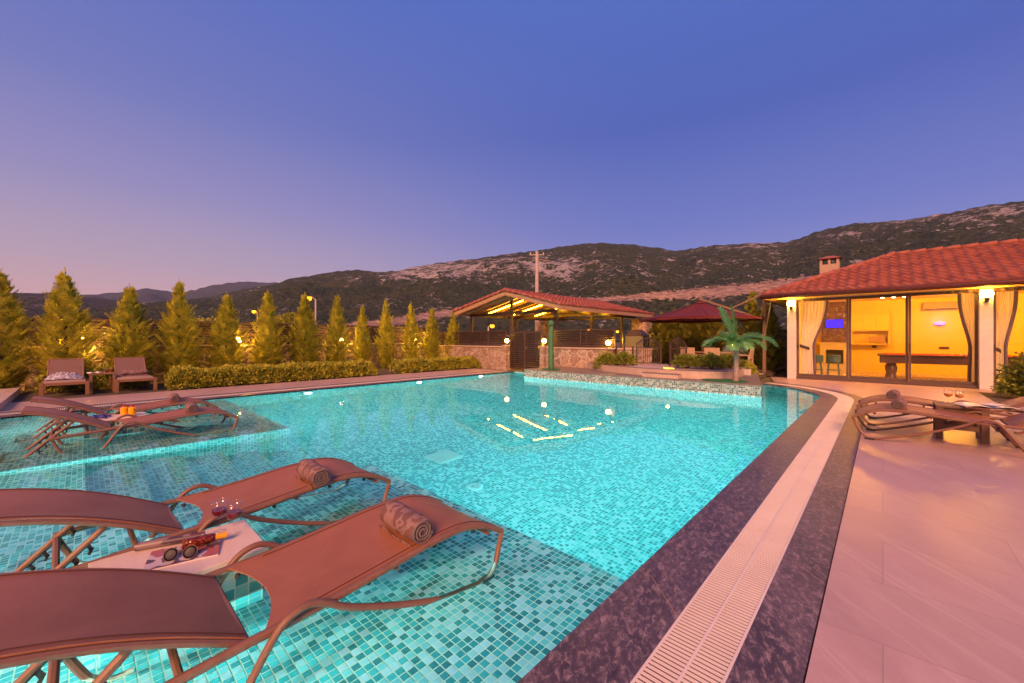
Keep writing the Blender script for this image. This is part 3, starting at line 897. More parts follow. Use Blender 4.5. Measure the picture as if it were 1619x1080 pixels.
# ================================================================== vegetation
def cypress_mesh(seed, H, Rm):
    r = random.Random(seed); mb = MB()
    prof = [(0, .26), (.08, .50), (.20, .82), (.32, 1.0), (.46, .92), (.62, .64), (.78, .38), (.90, .17), (.97, .06), (1, .02)]
    for i in range(760):
        t = r.random() ** 1.2
        a = r.uniform(0, 2 * math.pi)
        rad = Rm * lerp_tab(prof, t) * (1 + .30 * math.sin(a * 3 + seed + t * 9) * r.random())
        u = r.uniform(.15, .62) if r.random() < .45 else r.uniform(.55, .88)
        L = (.24 + .20 * r.random()) * (1.0 if t < .8 else .7)
        el = R(r.uniform(20, 48) + t * 32)
        base = Vector((math.cos(a) * rad * u, math.sin(a) * rad * u, .05 + t * H * .90))
        d = Vector((math.cos(a) * math.cos(el), math.sin(a) * math.cos(el), math.sin(el)))
        d = (d + Vector((r.gauss(0, .16), r.gauss(0, .16), r.gauss(0, .08)))).normalized()
        side = d.cross(Vector((0, 0, 1))).normalized()
        side = (side + Vector((0, 0, r.uniform(-.5, .5)))).normalized()
        up = side.cross(d)
        def blade(p, q, w):
            e = (q - p); s2 = e.cross(up)
            if s2.length < 1e-6: return
            s2 = s2.normalized() * w
            m = p + e * .45
            mb.add([p, m + s2, q, m - s2], [(0, 1, 2, 3)])
        tip = base + d * L + Vector((0, 0, .03))
        blade(base, tip, .026)
        for k in range(4):
            f = .10 + .21 * k
            p = base + d * L * f
            for s in (-1, 1):
                q = p + (d * .75 + side * s * .75) .normalized() * L * (.46 - .08 * k)
                blade(p, q, .022)
    # the thin leader
    for k in range(26):
        z = H * (.90 + .11 * k / 26); a = r.uniform(0, 6.28)
        p = Vector((0, 0, z)); q = p + Vector((math.cos(a) * .09 * (1.15 - k / 26), math.sin(a) * .09 * (1.15 - k / 26), .09))
        mb.add([p, p + Vector((.008, 0, .03)), q, p + Vector((-.008, 0, .03))], [(0, 1, 2, 3)])
    return mb
def trunk_mb(H, r0):
    mb = MB()
    mb.tube([(0, 0, -.05), (.01, 0, H * .3), (0, .01, H * .65), (0, 0, H * .98)], [r0, r0 * .75, r0 * .45, r0 * .1], 8)
    rr = random.Random(int(H * 100))
    for k in range(16):
        z = H * (.08 + .8 * k / 16); a = rr.uniform(0, 6.28); L = .42 * (1 - k / 18)
        mb.tube([(0, 0, z), (math.cos(a) * L * .6, math.sin(a) * L * .6, z + L * .35), (math.cos(a) * L, math.sin(a) * L, z + L * .75)], [.014, .01, .004], 5)
    return mb
protos = []
def cypress(kind, label, group, x, y, s, rz, H, Rm, leaf='cypress', name='cypress_tree', sx=1.0):
    key = (kind, leaf)
    for k, o in protos:
        if k == key:
            c = copy_tree(o); break
    else:
        c = thing(name, label, 'tree')
        trunk_mb(H, .055).build('trunk', M['bark'], c)
        cypress_mesh(kind, H, Rm).build('crown', M[leaf], c)
        protos.append((key, c))
    c.location = (x, y, 0); c.rotation_euler = (0, 0, rz); c.scale = (s * sx, s * sx, s)
    return tag(c, label, 'tree', group)
GC = 'clipped cypresses in the row along the stone wall'
rows_ = [  # px, top height, width factor, kind, label
    (2, 3.0, 1.0, 1, 'golden green cypress cut by the picture edge behind the raised stone path'),
    (103, 3.16, 1.02, 2, 'tallest cypress with a ragged leader rising behind the seat with the crumpled cloth'),
    (205, 2.88, .98, 3, 'broad cypress rising behind the seat with the rolled towel'),
    (283, 3.10, .98, 1, 'full cypress where the long clipped hedge begins'),
    (358, 2.84, .92, 2, 'cypress on the hedge start side of the second wall lamp'),
    (423, 3.00, .92, 3, 'cypress lit on one side just beyond the second wall lamp'),
    (482, 3.02, .92, 1, 'cypress standing in front of the lit street lamp'),
    (533, 3.10, .78, 2, 'slender cypress right after the street lamp pole'),
    (573, 2.72, .66, 3, 'small narrow cypress touching the third wall lamp'),
    (610, 3.04, .70, 1, 'narrow cypress at the end of the first hedge'),
    (650, 2.98, .74, 2, 'narrow cypress in the gap between the two hedges'),
    (683, 2.84, .74, 3, 'cypress behind the start of the second hedge'),
    (717, 2.72, .78, 1, 'last cypress of the row beside the pavilion roof'),
]
for i, (px, H, w, k, l) in enumerate(rows_):
    r_ = (px - 809.5) / FPX
    F = 15.9 / (.6807 - .7325 * r_)
    y = F * (.7325 + .6807 * r_)
    cypress(k, l, GC, -15.9, y, H / 3.0, i * 1.3, 3.0, .56, sx=w * 3.0 / H * 1.03)
GD = 'conifers behind the dining garden'
lab = ['dark conifer next to the lit barbecue chimney', 'dark conifer over the open iron gate leaf', 'bushy conifer behind the gap between the two gate leaves', 'conifer above the second gate leaf', 'conifer behind the beige dining chairs', 'conifer behind the fronds of the palm', 'conifer between the palm and the parasol mast']
for i, px in enumerate((1045, 1066, 1087, 1108, 1127, 1190, 1204)):
    r_ = (px - 809.5) / FPX
    y = 19.9 + (i % 2) * .3
    F = y / (.7325 + .6807 * r_); x = F * (.7325 * r_ - .6807)
    cypress(4 + i % 2, lab[i], GD, x, y, (2.7 + .15 * (i % 3)) / 3.0, i * 2.1, 3.0, .78, 'conifer', 'conifer_tree', sx=1.15)
cypress(6, 'feathery pale tipped conifer between the parasol mast and the villa corner', None, -3.25, 18.2, .92, .6, 3.0, .62, 'bush', 'garden_conifer')

def leaf_cloud(mb, r, n, shape, size, upb=.35):
    for i in range(n):
        p, nn = shape(r)
        d = (nn + Vector((r.gauss(0, .6), r.gauss(0, .6), r.gauss(0, .5) + upb))).normalized()
        s = d.cross(Vector((r.gauss(0, 1), r.gauss(0, 1), r.gauss(0, 1)))).normalized()
        L = size * r.uniform(.6, 1.25); w = L * .28
        m = p + d * L * .5
        mb.add([p, m + s * w, p + d * L, m - s * w], [(0, 1, 2, 3)])
def hedge(label, x0, y0, y1, depth, h, n, seed):
    t = thing('clipped_hedge', label, 'hedge', (x0, y0, 0), 0, 'low hedges along the pool deck')
    r = random.Random(seed); L = y1 - y0; mb = MB()
    def shp(r):
        y = r.uniform(0, L)
        hh = h * (1 + .22 * fbm((y * 1.6, seed, 0), 3)); dd = depth * (1 + .2 * fbm((y * 1.3, seed + 4, 0), 3))
        q = r.random()
        tap = min(1, .55 + (min(y, L - y)) * 2.2)
        if q < .5:   # front and top surface
            z = r.uniform(.02, hh) * tap; x = -.05 - .10 * (z / h) ** 2 + r.gauss(0, .05); nn = Vector((1, 0, .3))
        elif q < .85:
            z = hh * tap + r.gauss(0, .035); x = -r.uniform(0, dd); nn = Vector((.2, 0, 1))
        else:
            z = r.uniform(0, hh) * tap; x = -r.uniform(0, dd); nn = Vector((.5, 0, .5))
        x += .07 * fbm((y * 4, z * 4, seed), 3)
        return Vector((x, y, z)), nn
    leaf_cloud(mb, r, n, shp, .075)
    mb.build('foliage', M['hedge'], t)
    st = MB()
    for k in range(int(L / .35)):
        y = .15 + k * .35
        for q in range(3):
            st.tube([(-depth * .5, y, -.03), (-depth * .5 + r.gauss(0, .12), y + r.gauss(0, .1), h * .8)], [.01, .005], 5)
    st.build('stems', M['bark'], t)
hedge('longer clipped hedge along the deck in front of the cypresses', -13.5, 1.5, 7.3, .85, .43, 26000, 1)
hedge('shorter clipped hedge along the deck ending at the louvred gate', -13.5, 8.2, 12.35, .80, .42, 15000, 2)
hedge('dark leafy clump between the two square seats', -15.05, -.75, 1.3, .45, .50, 6000, 5)
def bush(label, x, y, z, rx, ry, h, n, seed, size=.07, grp=None, mat='bush', name='shrub'):
    t = thing(name, label, 'shrub', (x, y, z), 0, grp)
    r = random.Random(seed); mb = MB()
    def shp(r):
        a = r.uniform(0, 6.283); e = math.asin(r.uniform(0.0, 1)); k = r.uniform(.55, 1.0)
        k *= 1 + .3 * fbm((math.cos(a) * 1.8, math.sin(a) * 1.8, e * 2 + seed), 3)
        nn = Vector((math.cos(a) * math.cos(e), math.sin(a) * math.cos(e), math.sin(e) + .1))
        return Vector((nn.x * rx * k, nn.y * ry * k, .03 + nn.z * h * k)), nn
    leaf_cloud(mb, r, n, shp, size)
    mb.build('foliage', M[mat], t)
    st = MB()
    for k in range(9):
        a = k * .7
        st.tube([(0, 0, -.04), (math.cos(a) * rx * .3, math.sin(a) * ry * .3, h * .4), (math.cos(a) * rx * .6, math.sin(a) * ry * .6, h * .8)], [.014, .01, .004], 5)
    st.build('stems', M['bark'], t)
GB = 'low shrubs on the terrace edge'
bush('yellow green shrub in front of the outdoor bar wall', -6.95, 12.25, .25, .48, .30, .50, 2600, 11, .08, GB)
bush('light shrub at the foot of the open iron gate leaf', -6.25, 12.15, .46, .38, .28, .34, 1800, 12, .08, GB)
bush('low shrub just past the second iron gate leaf', -4.25, 12.2, .46, .40, .30, .33, 2000, 13, .08, GB)
bush('low shrub directly behind the palm trunk', -3.65, 12.45, .46, .40, .30, .35, 2200, 14, .08, GB)
bush('yellowish shrub at the planting border corner by the palm', -3.35, 13.1, .46, .40, .34, .32, 2200, 15, .08, GB)
bush('dark low plant in the border next to the villa column', -3.15, 14.6, .08, .22, .55, .40, 1500, 16, .08, GB, 'hedge')
bush('round light green shrub in front of the second glazed bay of the villa', 2.55, 14.15, 0, .62, .58, .92, 7000, 17, .085)
bush('dark low ground plant behind the raised backs of the deck loungers', 3.0, 11.6, 0, .75, .6, .30, 3000, 18, .08, None, 'hedge')
MB().prism([(1.75, 13.2), (4.2, 13.2), (4.2, 15.2), (1.75, 15.2)], .0, .012).build('planting_bed', M['soil'], kind='structure')

# artificial palm
def frond(mb, base, a, el0, L, droop, r, w=.15):
    N = 12; pts = []
    for k in range(N + 1):
        t = k / N
        el = el0 - droop * t
        if k == 0: p = Vector(base)
        else: p = pts[-1] + Vector((math.cos(a) * math.cos(el), math.sin(a) * math.cos(el), math.sin(el))) * (L / N)
        pts.append(p)
    mb.tube(pts, [.016 * (1 - .8 * k / N) for k in range(N + 1)], 5)
    side = Vector((-math.sin(a), math.cos(a), 0))
    for k in range(1, N * 7):
        f = k / 7; i = min(int(f), N - 1); p = pts[i].lerp(pts[i + 1], f - i)
        d = (pts[i + 1] - pts[i]).normalized(); up = side.cross(d)
        ll = w * (.35 + 1.1 * math.sin(math.pi * min(1, .12 + f / N * .85)))
        for s in (-1, 1):
            dd = (d * .75 + side * s * .85 - up * .12 + Vector((r.gauss(0, .12), r.gauss(0, .12), r.gauss(0, .15)))).normalized()
            q = p + dd * ll; n = dd.cross(up).normalized() * .0125
            m = p.lerp(q, .4)
            mb.add([p, m + n, q, m - n], [(0, 1, 2, 3)])
pm = thing('artificial_palm', 'artificial palm with teal green plastic fronds on the tiled platform', 'palm', (-2.72, 11.2, .255))
tr = MB(); pts = []; rr = []
for k in range(25):
    z = k * .039; pts.append((.02 * math.sin(z * 2), 0, z)); rr.append(.064 - .016 * z + (.006 if k % 2 else 0))
tr.tube(pts, rr, 14); tr.build('trunk', M['palm_trunk'], pm, smooth=True)
r_ = random.Random(3)
for a, el, L, dr in ((3.89, 74, 1.02, 14), (3.6, 88, .98, 8), (3.95, 50, .92, 96), (.60, 46, 1.05, 92), (.95, 38, 1.16, 66), (5.46, 46, .66, 100), (4.9, 44, .70, 100), (6.1, 46, .76, 100), (2.3, 58, .75, 70), (1.7, 44, .85, 90), (3.0, 46, .75, 95), (4.4, 60, .62, 80), (.1, 62, .66, 80)):
    fm = MB(); frond(fm, (0, 0, .95 + .02 * math.sin(a)), a, R(el), L, R(dr), r_, .19)
    fm.build('frond', M['palm_leaf'], pm)
fb = MB()
for k in range(70):
    a = r_.uniform(0, 6.28); L = r_.uniform(.16, .34)
    q0 = Vector((math.cos(a) * .05, math.sin(a) * .05, .96))
    fb.tube([q0, q0 + Vector((math.cos(a) * L * .45, math.sin(a) * L * .45, -.03)), q0 + Vector((math.cos(a) * L * .75, math.sin(a) * L * .75, -L * .8))], [.006, .006, .003], 4)
fb.build('fibres', M['fibre'], pm)
mt = MB(); pp = [( .52 * math.cos(k * .2618) * (1 + .06 * math.sin(k * 2.1)), .42 * math.sin(k * .2618)) for k in range(24)]
mt.prism(pp, 0.001, .02); tag(mt.build('turf_mat', M['turf'], loc=(-2.98, 11.22, .256)), 'dark green artificial turf mat under the palm', 'mat')
# the bare green trunk further along
ps = thing('green_palm_post', 'leafless green rope lit palm trunk with a round head on the platform end', 'post', (-8.5, 11.15, .255))
tr = MB(); tr.tube([(0.008 * math.sin(k * .3), 0, k * .052) for k in range(30)], [.105 - .0009 * k + (.009 if k % 2 else 0) for k in range(30)], 12)
tr.build('trunk', M['led_green'], ps, smooth=True)
MB().lathe([(0, 1.50), (.09, 1.53), (.12, 1.62), (.09, 1.71), (0, 1.74)], 14).build('head', M['led_green'], ps, smooth=True)
mt = MB(); mt.prism([(.36 * math.cos(k * .3307), .30 * math.sin(k * .3307)) for k in range(19)], .001, .02)
tag(mt.build('turf_mat', M['turf'], loc=(-8.5, 11.15, .256)), 'small green turf mat at the foot of the leafless green post', 'mat')

# ================================================================== roofs
def tile_slope(mb, O, u, v, L, S, ul, ur, pu=.24, pv=.34, hi=.042):
    """clay tile slope: O eave start, u along the eave, v up the slope; ul(s)/ur(s) clip along u"""
    O, u, v = Vector(O), Vector(u).normalized(), Vector(v).normalized()
    n = u.cross(v).normalized()
    if n.z < 0: n = -n
    nu = int(L / pu) * 6
    def prof(x):
        f = (x / pu) % 1.0
        return hi * (math.sin(math.pi * f / .62) if f < .62 else -.25 * math.sin(math.pi * (f - .62) / .38))
    nc = int(math.ceil(S / pv))
    for c in range(nc):
        v0, v1 = c * pv, min((c + 1) * pv + .02, S)
        vs = []
        for (vv, lift) in ((v0, -.02), (v0, .060), (v1, .006)):
            for i in range(nu + 1):
                x = L * i / nu; a, b = ul(min(vv, S)), ur(min(vv, S))
                x = min(max(x, a), b)
                jit = .006 * math.sin(int(x / pu) * 12.9 + c * 7.3)
                vs.append(O + u * x + v * vv + n * (prof(x) + lift + jit))
        W = nu + 1
        fs = []
        for j in range(2):
            for i in range(nu):
                if (vs[j * W + i] - vs[j * W + i + 1]).length < 1e-5 and (vs[(j + 1) * W + i] - vs[(j + 1) * W + i + 1]).length < 1e-5: continue
                fs.append((j * W + i, j * W + i + 1, (j + 1) * W + i + 1, (j + 1) * W + i))
        mb.add(vs, fs)
def ridge_caps(mb, a, b, step=.36, r=.085):
    a, b = Vector(a), Vector(b); d = b - a; n = max(1, int(d.length / step))
    for k in range(n):
        p, q = a + d * (k / n), a + d * ((k + 1.12) / n)
        mb.tube([p + Vector((0, 0, .01)), q + Vector((0, 0, .035))], [r * .86, r], 10)

# ================================================================== villa
V = thing('villa', 'white villa pavilion with red clay roof and tall glazed sliding doors', 'house', (-2.1, 16.4, 0))
def vb(mb): return [(q[0] + 2.1, q[1] - 16.4, q[2]) for q in mb.v]
def vbuild(mb, name, mat, parent=None, **k):
    if parent is None or parent is V: mb.v = vb(mb)
    return mb.build(name, mat, parent or V, **k)
EZ = 2.74
mb = MB()
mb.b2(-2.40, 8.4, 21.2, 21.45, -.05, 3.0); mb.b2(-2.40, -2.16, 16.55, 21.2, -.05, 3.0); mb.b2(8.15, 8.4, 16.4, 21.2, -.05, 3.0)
vbuild(mb, 'wall', M['lamp_yellow'])
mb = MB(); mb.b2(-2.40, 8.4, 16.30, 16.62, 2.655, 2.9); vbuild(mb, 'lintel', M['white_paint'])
mb = MB(); mb.b2(-2.15, 8.14, 16.63, 21.19, 2.84, 2.9); vbuild(mb, 'ceiling', M['lamp_yellow'])
mb = MB(); mb.b2(-2.38, 8.38, 16.36, 21.19, -.04, .015)
vbuild(mb, 'floor', tiles('interior_tile', (.60, .50, .34), (.70, .60, .42), (.75, .65, .48), .6, .6, rough=.25))
mb = MB(); mb.b2(-3.0, 9.0, 15.62, 16.29, EZ - .06, EZ - .03); mb.b2(-3.0, -2.42, 16.29, 22.1, EZ - .06, EZ - .03); vbuild(mb, 'soffit', M['lamp_yellow'])
for x in (-2.25, 2.0, 6.25):
    mb = MB(); mb.b2(x - .12, x + .12, 16.22, 16.46, 0, 2.654); vbuild(mb, 'column', M['white_paint'], bevel=.006)
mb = MB(); mb.b2(-3.02, 9.0, 15.56, 15.62, EZ - .07, EZ + .05); mb.b2(-3.08, -3.02, 15.56, 22.2, EZ - .07, EZ + .05)
vbuild(mb, 'fascia', M['roofdark'])
mb = MB(); mb.tube([(-3.02, 15.5, EZ + .0), (9, 15.5, EZ)], .055, 10); vbuild(mb, 'gutter', M['roofdark'], smooth=True)
ex0, ey0 = -3.0, 15.56; HD = 3.25; RH = 1.38
rz_ = EZ + .05
sl = math.hypot(HD, RH)
mb = MB()
tile_slope(mb, (ex0, ey0, rz_), (1, 0, 0), (0, HD, RH), 12.2, sl, lambda s: s / sl * HD, lambda s: 12.2)
tile_slope(mb, (ex0, ey0, rz_), (0, 1, 0), (HD, 0, RH), 6.5, sl, lambda s: s / sl * HD, lambda s: 6.5 - s / sl * HD)
tile_slope(mb, (ex0, ey0 + 6.5, rz_), (1, 0, 0), (0, -HD, RH), 12.2, sl, lambda s: s / sl * HD, lambda s: 12.2)
vbuild(mb, 'roof', M['rooftile'])
roof = [o for o in V.children if o.name.startswith('roof')][-1]
mb = MB()
ridge_caps(mb, (ex0 + .05, ey0 + .05, rz_ + .03), (ex0 + HD, ey0 + HD, rz_ + RH + .02)); ridge_caps(mb, (ex0 + .05, ey0 + 6.45, rz_ + .03), (ex0 + HD, ey0 + HD, rz_ + RH + .02)); ridge_caps(mb, (ex0 + HD, ey0 + HD, rz_ + RH + .02), (9.2, ey0 + HD, rz_ + RH + .02))
mb.v = vb(mb); mb.build('ridge_tiles', M['rooftile'], roof, smooth=True)
mb = MB()
cx, cy = -1.55, 20.3
mb.b2(cx - .30, cx + .30, cy - .25, cy + .25, 3.0, 4.28)
for dx in (-.26, 0, .26):
    for dy in (-.21, .21): mb.b2(cx + dx - .04, cx + dx + .04, cy + dy - .04, cy + dy + .04, 4.28, 4.50)
cm = MB(); cm.add([(cx - .38, cy - .33, 4.502), (cx + .38, cy - .33, 4.502), (cx + .38, cy + .33, 4.502), (cx - .38, cy + .33, 4.502), (cx - .1, cy, 4.64), (cx + .1, cy, 4.64)], [(3, 2, 1, 0), (0, 1, 5, 4), (2, 3, 4, 5), (1, 2, 5), (3, 0, 4)])
cm.v = vb(cm); cm.build('chimney_cap', M['rooftile'], roof)
mb.v = vb(mb); chm = mb.build('chimney', plain('chimney_brick', (.48, .34, .27), (.36, .24, .18), .85, scale=9, stretch=(1, 1, 5), bump=.3), roof)
# sliding doors: three in the first bay, three in the second
def sliding_door(x0, x1, y, label=None):
    mb = MB(); zt = 2.64; w = .055
    mb.b2(x0, x0 + w, y - .03, y + .03, .09, zt); mb.b2(x1 - w, x1, y - .03, y + .03, .09, zt)
    mb.b2(x0 + w, x1 - w, y - .03, y + .03, .09, .17); mb.b2(x0 + w, x1 - w, y - .03, y + .03, zt - .06, zt)
    mb.v = vb(mb); d = mb.build('sliding_door', M['frame_brown'], V)
    p = MB(); p.b2(x0 + w - .005, x1 - w + .005, y - .004, y + .004, .165, zt - .055); p.v = vb(p); p.build('pane', M['pane'], d)
    h = MB(); h.b2(x0 + .015, x0 + .035, y - .06, y - .032, 1.0, 1.2); h.v = vb(h); h.build('handle', M['black'], d)
for a in (-2.12, 2.13):
    W_ = 3.99
    for k in range(3):
        sliding_door(a + k * W_ / 3 + (.0 if k == 0 else .006), a + (k + 1) * W_ / 3, 16.40 + (.066 if k == 1 else 0))
mb = MB()
for a in (-2.13, 2.125): mb.b2(a, a + 4.01, 16.30, 16.53, .016, .085)
vbuild(mb, 'door_track', M['frame_brown'])
# wavy awning valance under the eave
mb = MB()
def vz(s, t):
    x = -2.0 + s * 9; return (x, 16.27 + .012 * math.sin(x * 40), 2.655 - t * (.05 + .025 * abs(math.sin(x * 3.3))))
mb.grid(vz, 220, 1); vbuild(mb, 'scalloped_valance', M['bronze'])

# wall sconces of the villa
def sconce(x, label, e):
    t = thing('wall_sconce', label, 'lamp', (x, 16.215, 2.42), 0, 'uplight sconces on the villa columns')
    MB().lathe([(0, -.13), (.03, -.12), (.022, -.08), (.05, -.05), (.06, .0), (.045, .012)], 12, (0, -.09, 0)).build('bracket', M['bronze'], t, smooth=True)
    MB().box((0, -.02, -.04), (.07, .035, .16)).build('back_plate', M['bronze'], t, bevel=.005)
    MB().lathe([(.05, .014), (.10, .05), (.125, .11), (.12, .115), (.05, .02)], 16, (0, -.09, 0)).build('shade', globe(e, .07), t, smooth=True)
sconce(-2.25, 'glowing sconce on the corner column of the villa', 75)
sconce(2.0, 'glowing sconce on the column between the two glazed bays', 75)

# curtains
def curtain(label, x0, x1, y, side, tie_x, kind=0):
    t = thing('sheer_curtain', label, 'curtain', ((x0 + x1) / 2, y, .03), 0, 'tied sheer curtains in the villa doors')
    c = (x0 + x1) / 2
    def edge_x(z):   # free edge pulled towards the tie
        if z < 1.05: return 1.0 - .10 * (1.05 - z) / 1.05
        return .5 + .5 * math.cos(math.pi * min(1, (z - 1.05) / 1.45) ** .8)
    def fn(s, q):
        z = 2.56 * q; k = edge_x(z)
        a, b = (x0, x1) if side > 0 else (x1, x0)
        w = (b - a) * (1 - .52 * k)
        x = a + w * s
        return (x - c, .022 * math.sin(s * 46 + .6 * math.sin(q * 4)) * (1 - .3 * k) + .012 * math.sin(s * 17 + q * 3), z)
    MB().grid(fn, 90, 40).build('drape', M['sheer'], t, smooth=True)
    def hem(s, q):
        z = 2.56 * s; k = edge_x(z); a, b = (x0, x1) if side > 0 else (x1, x0)
        w = (b - a) * (1 - .52 * k)
        return (a + w * (1 + .0) + side * (q * .075) - c, -.005 + .03 * math.sin(46 + q * 6), z)
    MB().grid(hem, 40, 3).build('border', M['curtain_trim'], t, smooth=True)
    a = x0 if side > 0 else x1
    w = (x1 - x0) * .40
    MB().slab(lambda s, q: (a + side * (s * w - .02) - c, -.055 + .02 * math.sin(s * 3.1), 1.08 - s * .10 + (q - .5) * .09), 8, 1, .012).build('tieback', M['curtain_trim'], t)
m, t_, out_ = newmat('sheer_voile')
b1 = t_.nodes.new('ShaderNodeBsdfDiffuse'); b1.inputs[0].default_value = (.80, .78, .76, 1)
b2_ = t_.nodes.new('ShaderNodeBsdfTranslucent'); b2_.inputs[0].default_value = (.72, .70, .66, 1)
mx_ = t_.nodes.new('ShaderNodeMixShader'); mx_.inputs[0].default_value = .5
t_.links.new(b1.outputs[0], mx_.inputs[1]); t_.links.new(b2_.outputs[0], mx_.inputs[2]); t_.links.new(mx_.outputs[0], out_.inputs[0])
M['sheer'] = m
M['curtain_trim'] = plain('curtain_trim', (.13, .09, .12), (.10, .07, .09), .9, scale=40)
curtain('pale sheer curtain tied back beside the corner column of the villa', -2.05, -1.38, 16.62, 1, 0)
curtain('sheer curtain tied back at the pool table end of the first glazed bay', 1.60, 1.98, 16.62, -1, 0)
curtain('sheer curtain tied back at the start of the second glazed bay', 2.18, 2.52, 16.62, 1, 0)

# inside the villa
for x, y in ((-.6, 18.3), (1.6, 19.0), (4.0, 18.6), (6.4, 18.6)):
    light('room_fill_light', (x, y, 2.55), 175, (1.0, .40, .012), .15)  # added warm fill points without any fixture, brightening the room
fp = thing('fireplace', 'brick chimney breast with a white mantel and dark firebox inside the villa', 'fireplace', (-1.45, 21.18, .016))
MB().b2(-.42, .42, -.22, 0, 1.17, 2.82).build('chimney_breast', stone('breast_stone', 11, (.30, .20, .15), (.16, .10, .08), (.10, .07, .06)), fp)
mb = MB(); mb.b2(-.50, .50, -.32, -.221, 1.10, 1.16); mb.b2(-.46, -.28, -.29, -.02, .30, 1.10); mb.b2(.28, .46, -.29, -.02, .30, 1.10); mb.b2(-.28, .28, -.29, -.02, .86, 1.10); mb.b2(-.56, .56, -.46, -.02, .0, .29)
mb.build('mantel', M['white_paint'], fp, bevel=.006)
MB().b2(-.28, .28, -.10, -.03, .30, .86).build('firebox', M['black'], fp)
tv = thing('wall_television', 'small television glowing blue on the chimney breast', 'television', (-1.45, 20.955, 1.95))
MB().b2(-.29, .29, -.04, 0, -.18, .18).build('casing', M['black'], tv, bevel=.006)
MB().b2(-.27, .27, -.0425, -.0405, -.16, .16).build('screen', M['tv'], tv)
light('tv_glow', (-1.45, 20.75, 1.95), 2.0, (.25, .08, 1), .15)
sh = thing('purple_wall_lamp', 'small wall lamp glowing violet above the pool table', 'lamp', (1.5, 21.19, 1.86))
MB().b2(-.05, .05, -.06, 0, -.06, .02).build('bracket', M['black'], sh)
MB().lathe([(.03, -.03), (.12, .0), (.13, .06), (.0, .08)], 14, (0, -.13, 0)).build('shade', M['purple'], sh, smooth=True)
light('purple_glow', (1.5, 20.85, 1.95), 4, (.55, .12, 1.0), .1)
ac = thing('air_conditioner', 'grey brown air conditioner high on the back wall of the villa', 'air conditioner', (1.52, 21.19, 2.52))
MB().b2(-.45, .45, -.20, 0, -.15, .15).build('casing', plain('ac_casing', (.30, .24, .22), (.26, .20, .18), .5), ac, bevel=.02)
MB().b2(-.40, .40, -.206, -.201, -.13, -.10).build('vent', M['black'], ac)
for x, z, w, l in ((-.25, 1.02, .14, 'small dark switch plate on the back wall between fireplace and pool table'), (1.62, 1.0, .26, 'double socket plate on the back wall below the violet lamp')):
    s_ = thing('switch_plate', l, 'switch', (x, 21.19, z)); MB().b2(-w / 2, w / 2, -.015, 0, -.045, .045).build('plate', M['frame_brown'], s_, bevel=.004); MB().b2(-w / 3, w / 3, -.02, -.0155, -.025, .025).build('rocker', M['black'], s_)
kb = thing('kitchen_cupboard', 'pale wall cupboard with a niche at the back of the villa', 'cupboard', (-.35, 21.18, 1.15))
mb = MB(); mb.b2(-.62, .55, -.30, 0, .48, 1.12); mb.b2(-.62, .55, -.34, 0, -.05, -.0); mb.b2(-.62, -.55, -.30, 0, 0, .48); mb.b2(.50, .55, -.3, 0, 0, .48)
mb.build('carcass', M['lamp_yellow'], kb, bevel=.008)
MB().b2(-.03, .42, -.25, -.02, .02, .28).build('bread_bin', M['wood'], kb)
for k in range(3):
    mb = MB(); mb.b2(-.60 + k * .385, -.60 + k * .385 + .37, -.32, -.302, .50, 1.10); mb.build('cupboard_door', M['lamp_yellow'], kb, bevel=.004)
sb = thing('spotlight_bar', 'ceiling bar with three glowing spotlights inside the villa', 'lamp', (.25, 17.7, 2.83))
MB().b2(-.35, .35, -.03, .03, -.03, .0).build('bar', M['bronze'], sb)
for k in (-1, 0, 1):
    MB().lathe([(.02, -.03), (.05, -.06), (.055, -.15), (.05, -.15)], 12, (k * .26, 0, 0)).build('housing', M['steel'], sb, smooth=True)
    MB().lathe([(.0, -.185), (.045, -.17), (.05, -.152)], 12, (k * .26, 0, 0)).build('bulb', M['spot'], sb, smooth=True)
# billiard table
bt = thing('billiard_table', 'dark wooden billiard table with red felt inside the villa', 'pool table', (1.42, 18.75, .016))
mb = MB(); mb.b2(-1.50, 1.50, -.80, .80, .53, .76); mb.build('apron', M['dark_wood'], bt, bevel=.012)
mb = MB()
mb.b2(-1.56, 1.56, -.86, -.72, .762, .81); mb.b2(-1.56, 1.56, .72, .86, .762, .81); mb.b2(-1.56, -1.42, -.718, .718, .762, .81); mb.b2(1.42, 1.56, -.718, .718, .762, .81)
mb.build('rail', M['dark_wood'], bt, bevel=.01)
MB().b2(-1.418, 1.418, -.718, .718, .7615, .80).build('felt', M['felt'], bt)
for sx in (-1, 1):
    for sy in (-1, 1):
        MB().lathe([(.13, 0), (.15, .06), (.11, .10), (.14, .26), (.155, .38), (.10, .46), (.13, .53)], 16, (sx * 1.22, sy * .5, 0)).build('leg', M['dark_wood'], bt, smooth=True)
for k, (x, y) in enumerate(((.35, -.3), (.45, -.22), (.2, .1))):
    tag(MB().lathe([(0, -.03)] + [(.03 * math.cos(R(a)), .03 * math.sin(R(a))) for a in range(-75, 76, 15)] + [(0, .03)], 12).build('billiard_ball', M['white_plastic'], smooth=True, loc=(1.42 + x, 18.75 + y, .85)), 'pale billiard ball lying on the red felt', 'ball', 'balls on the billiard table')
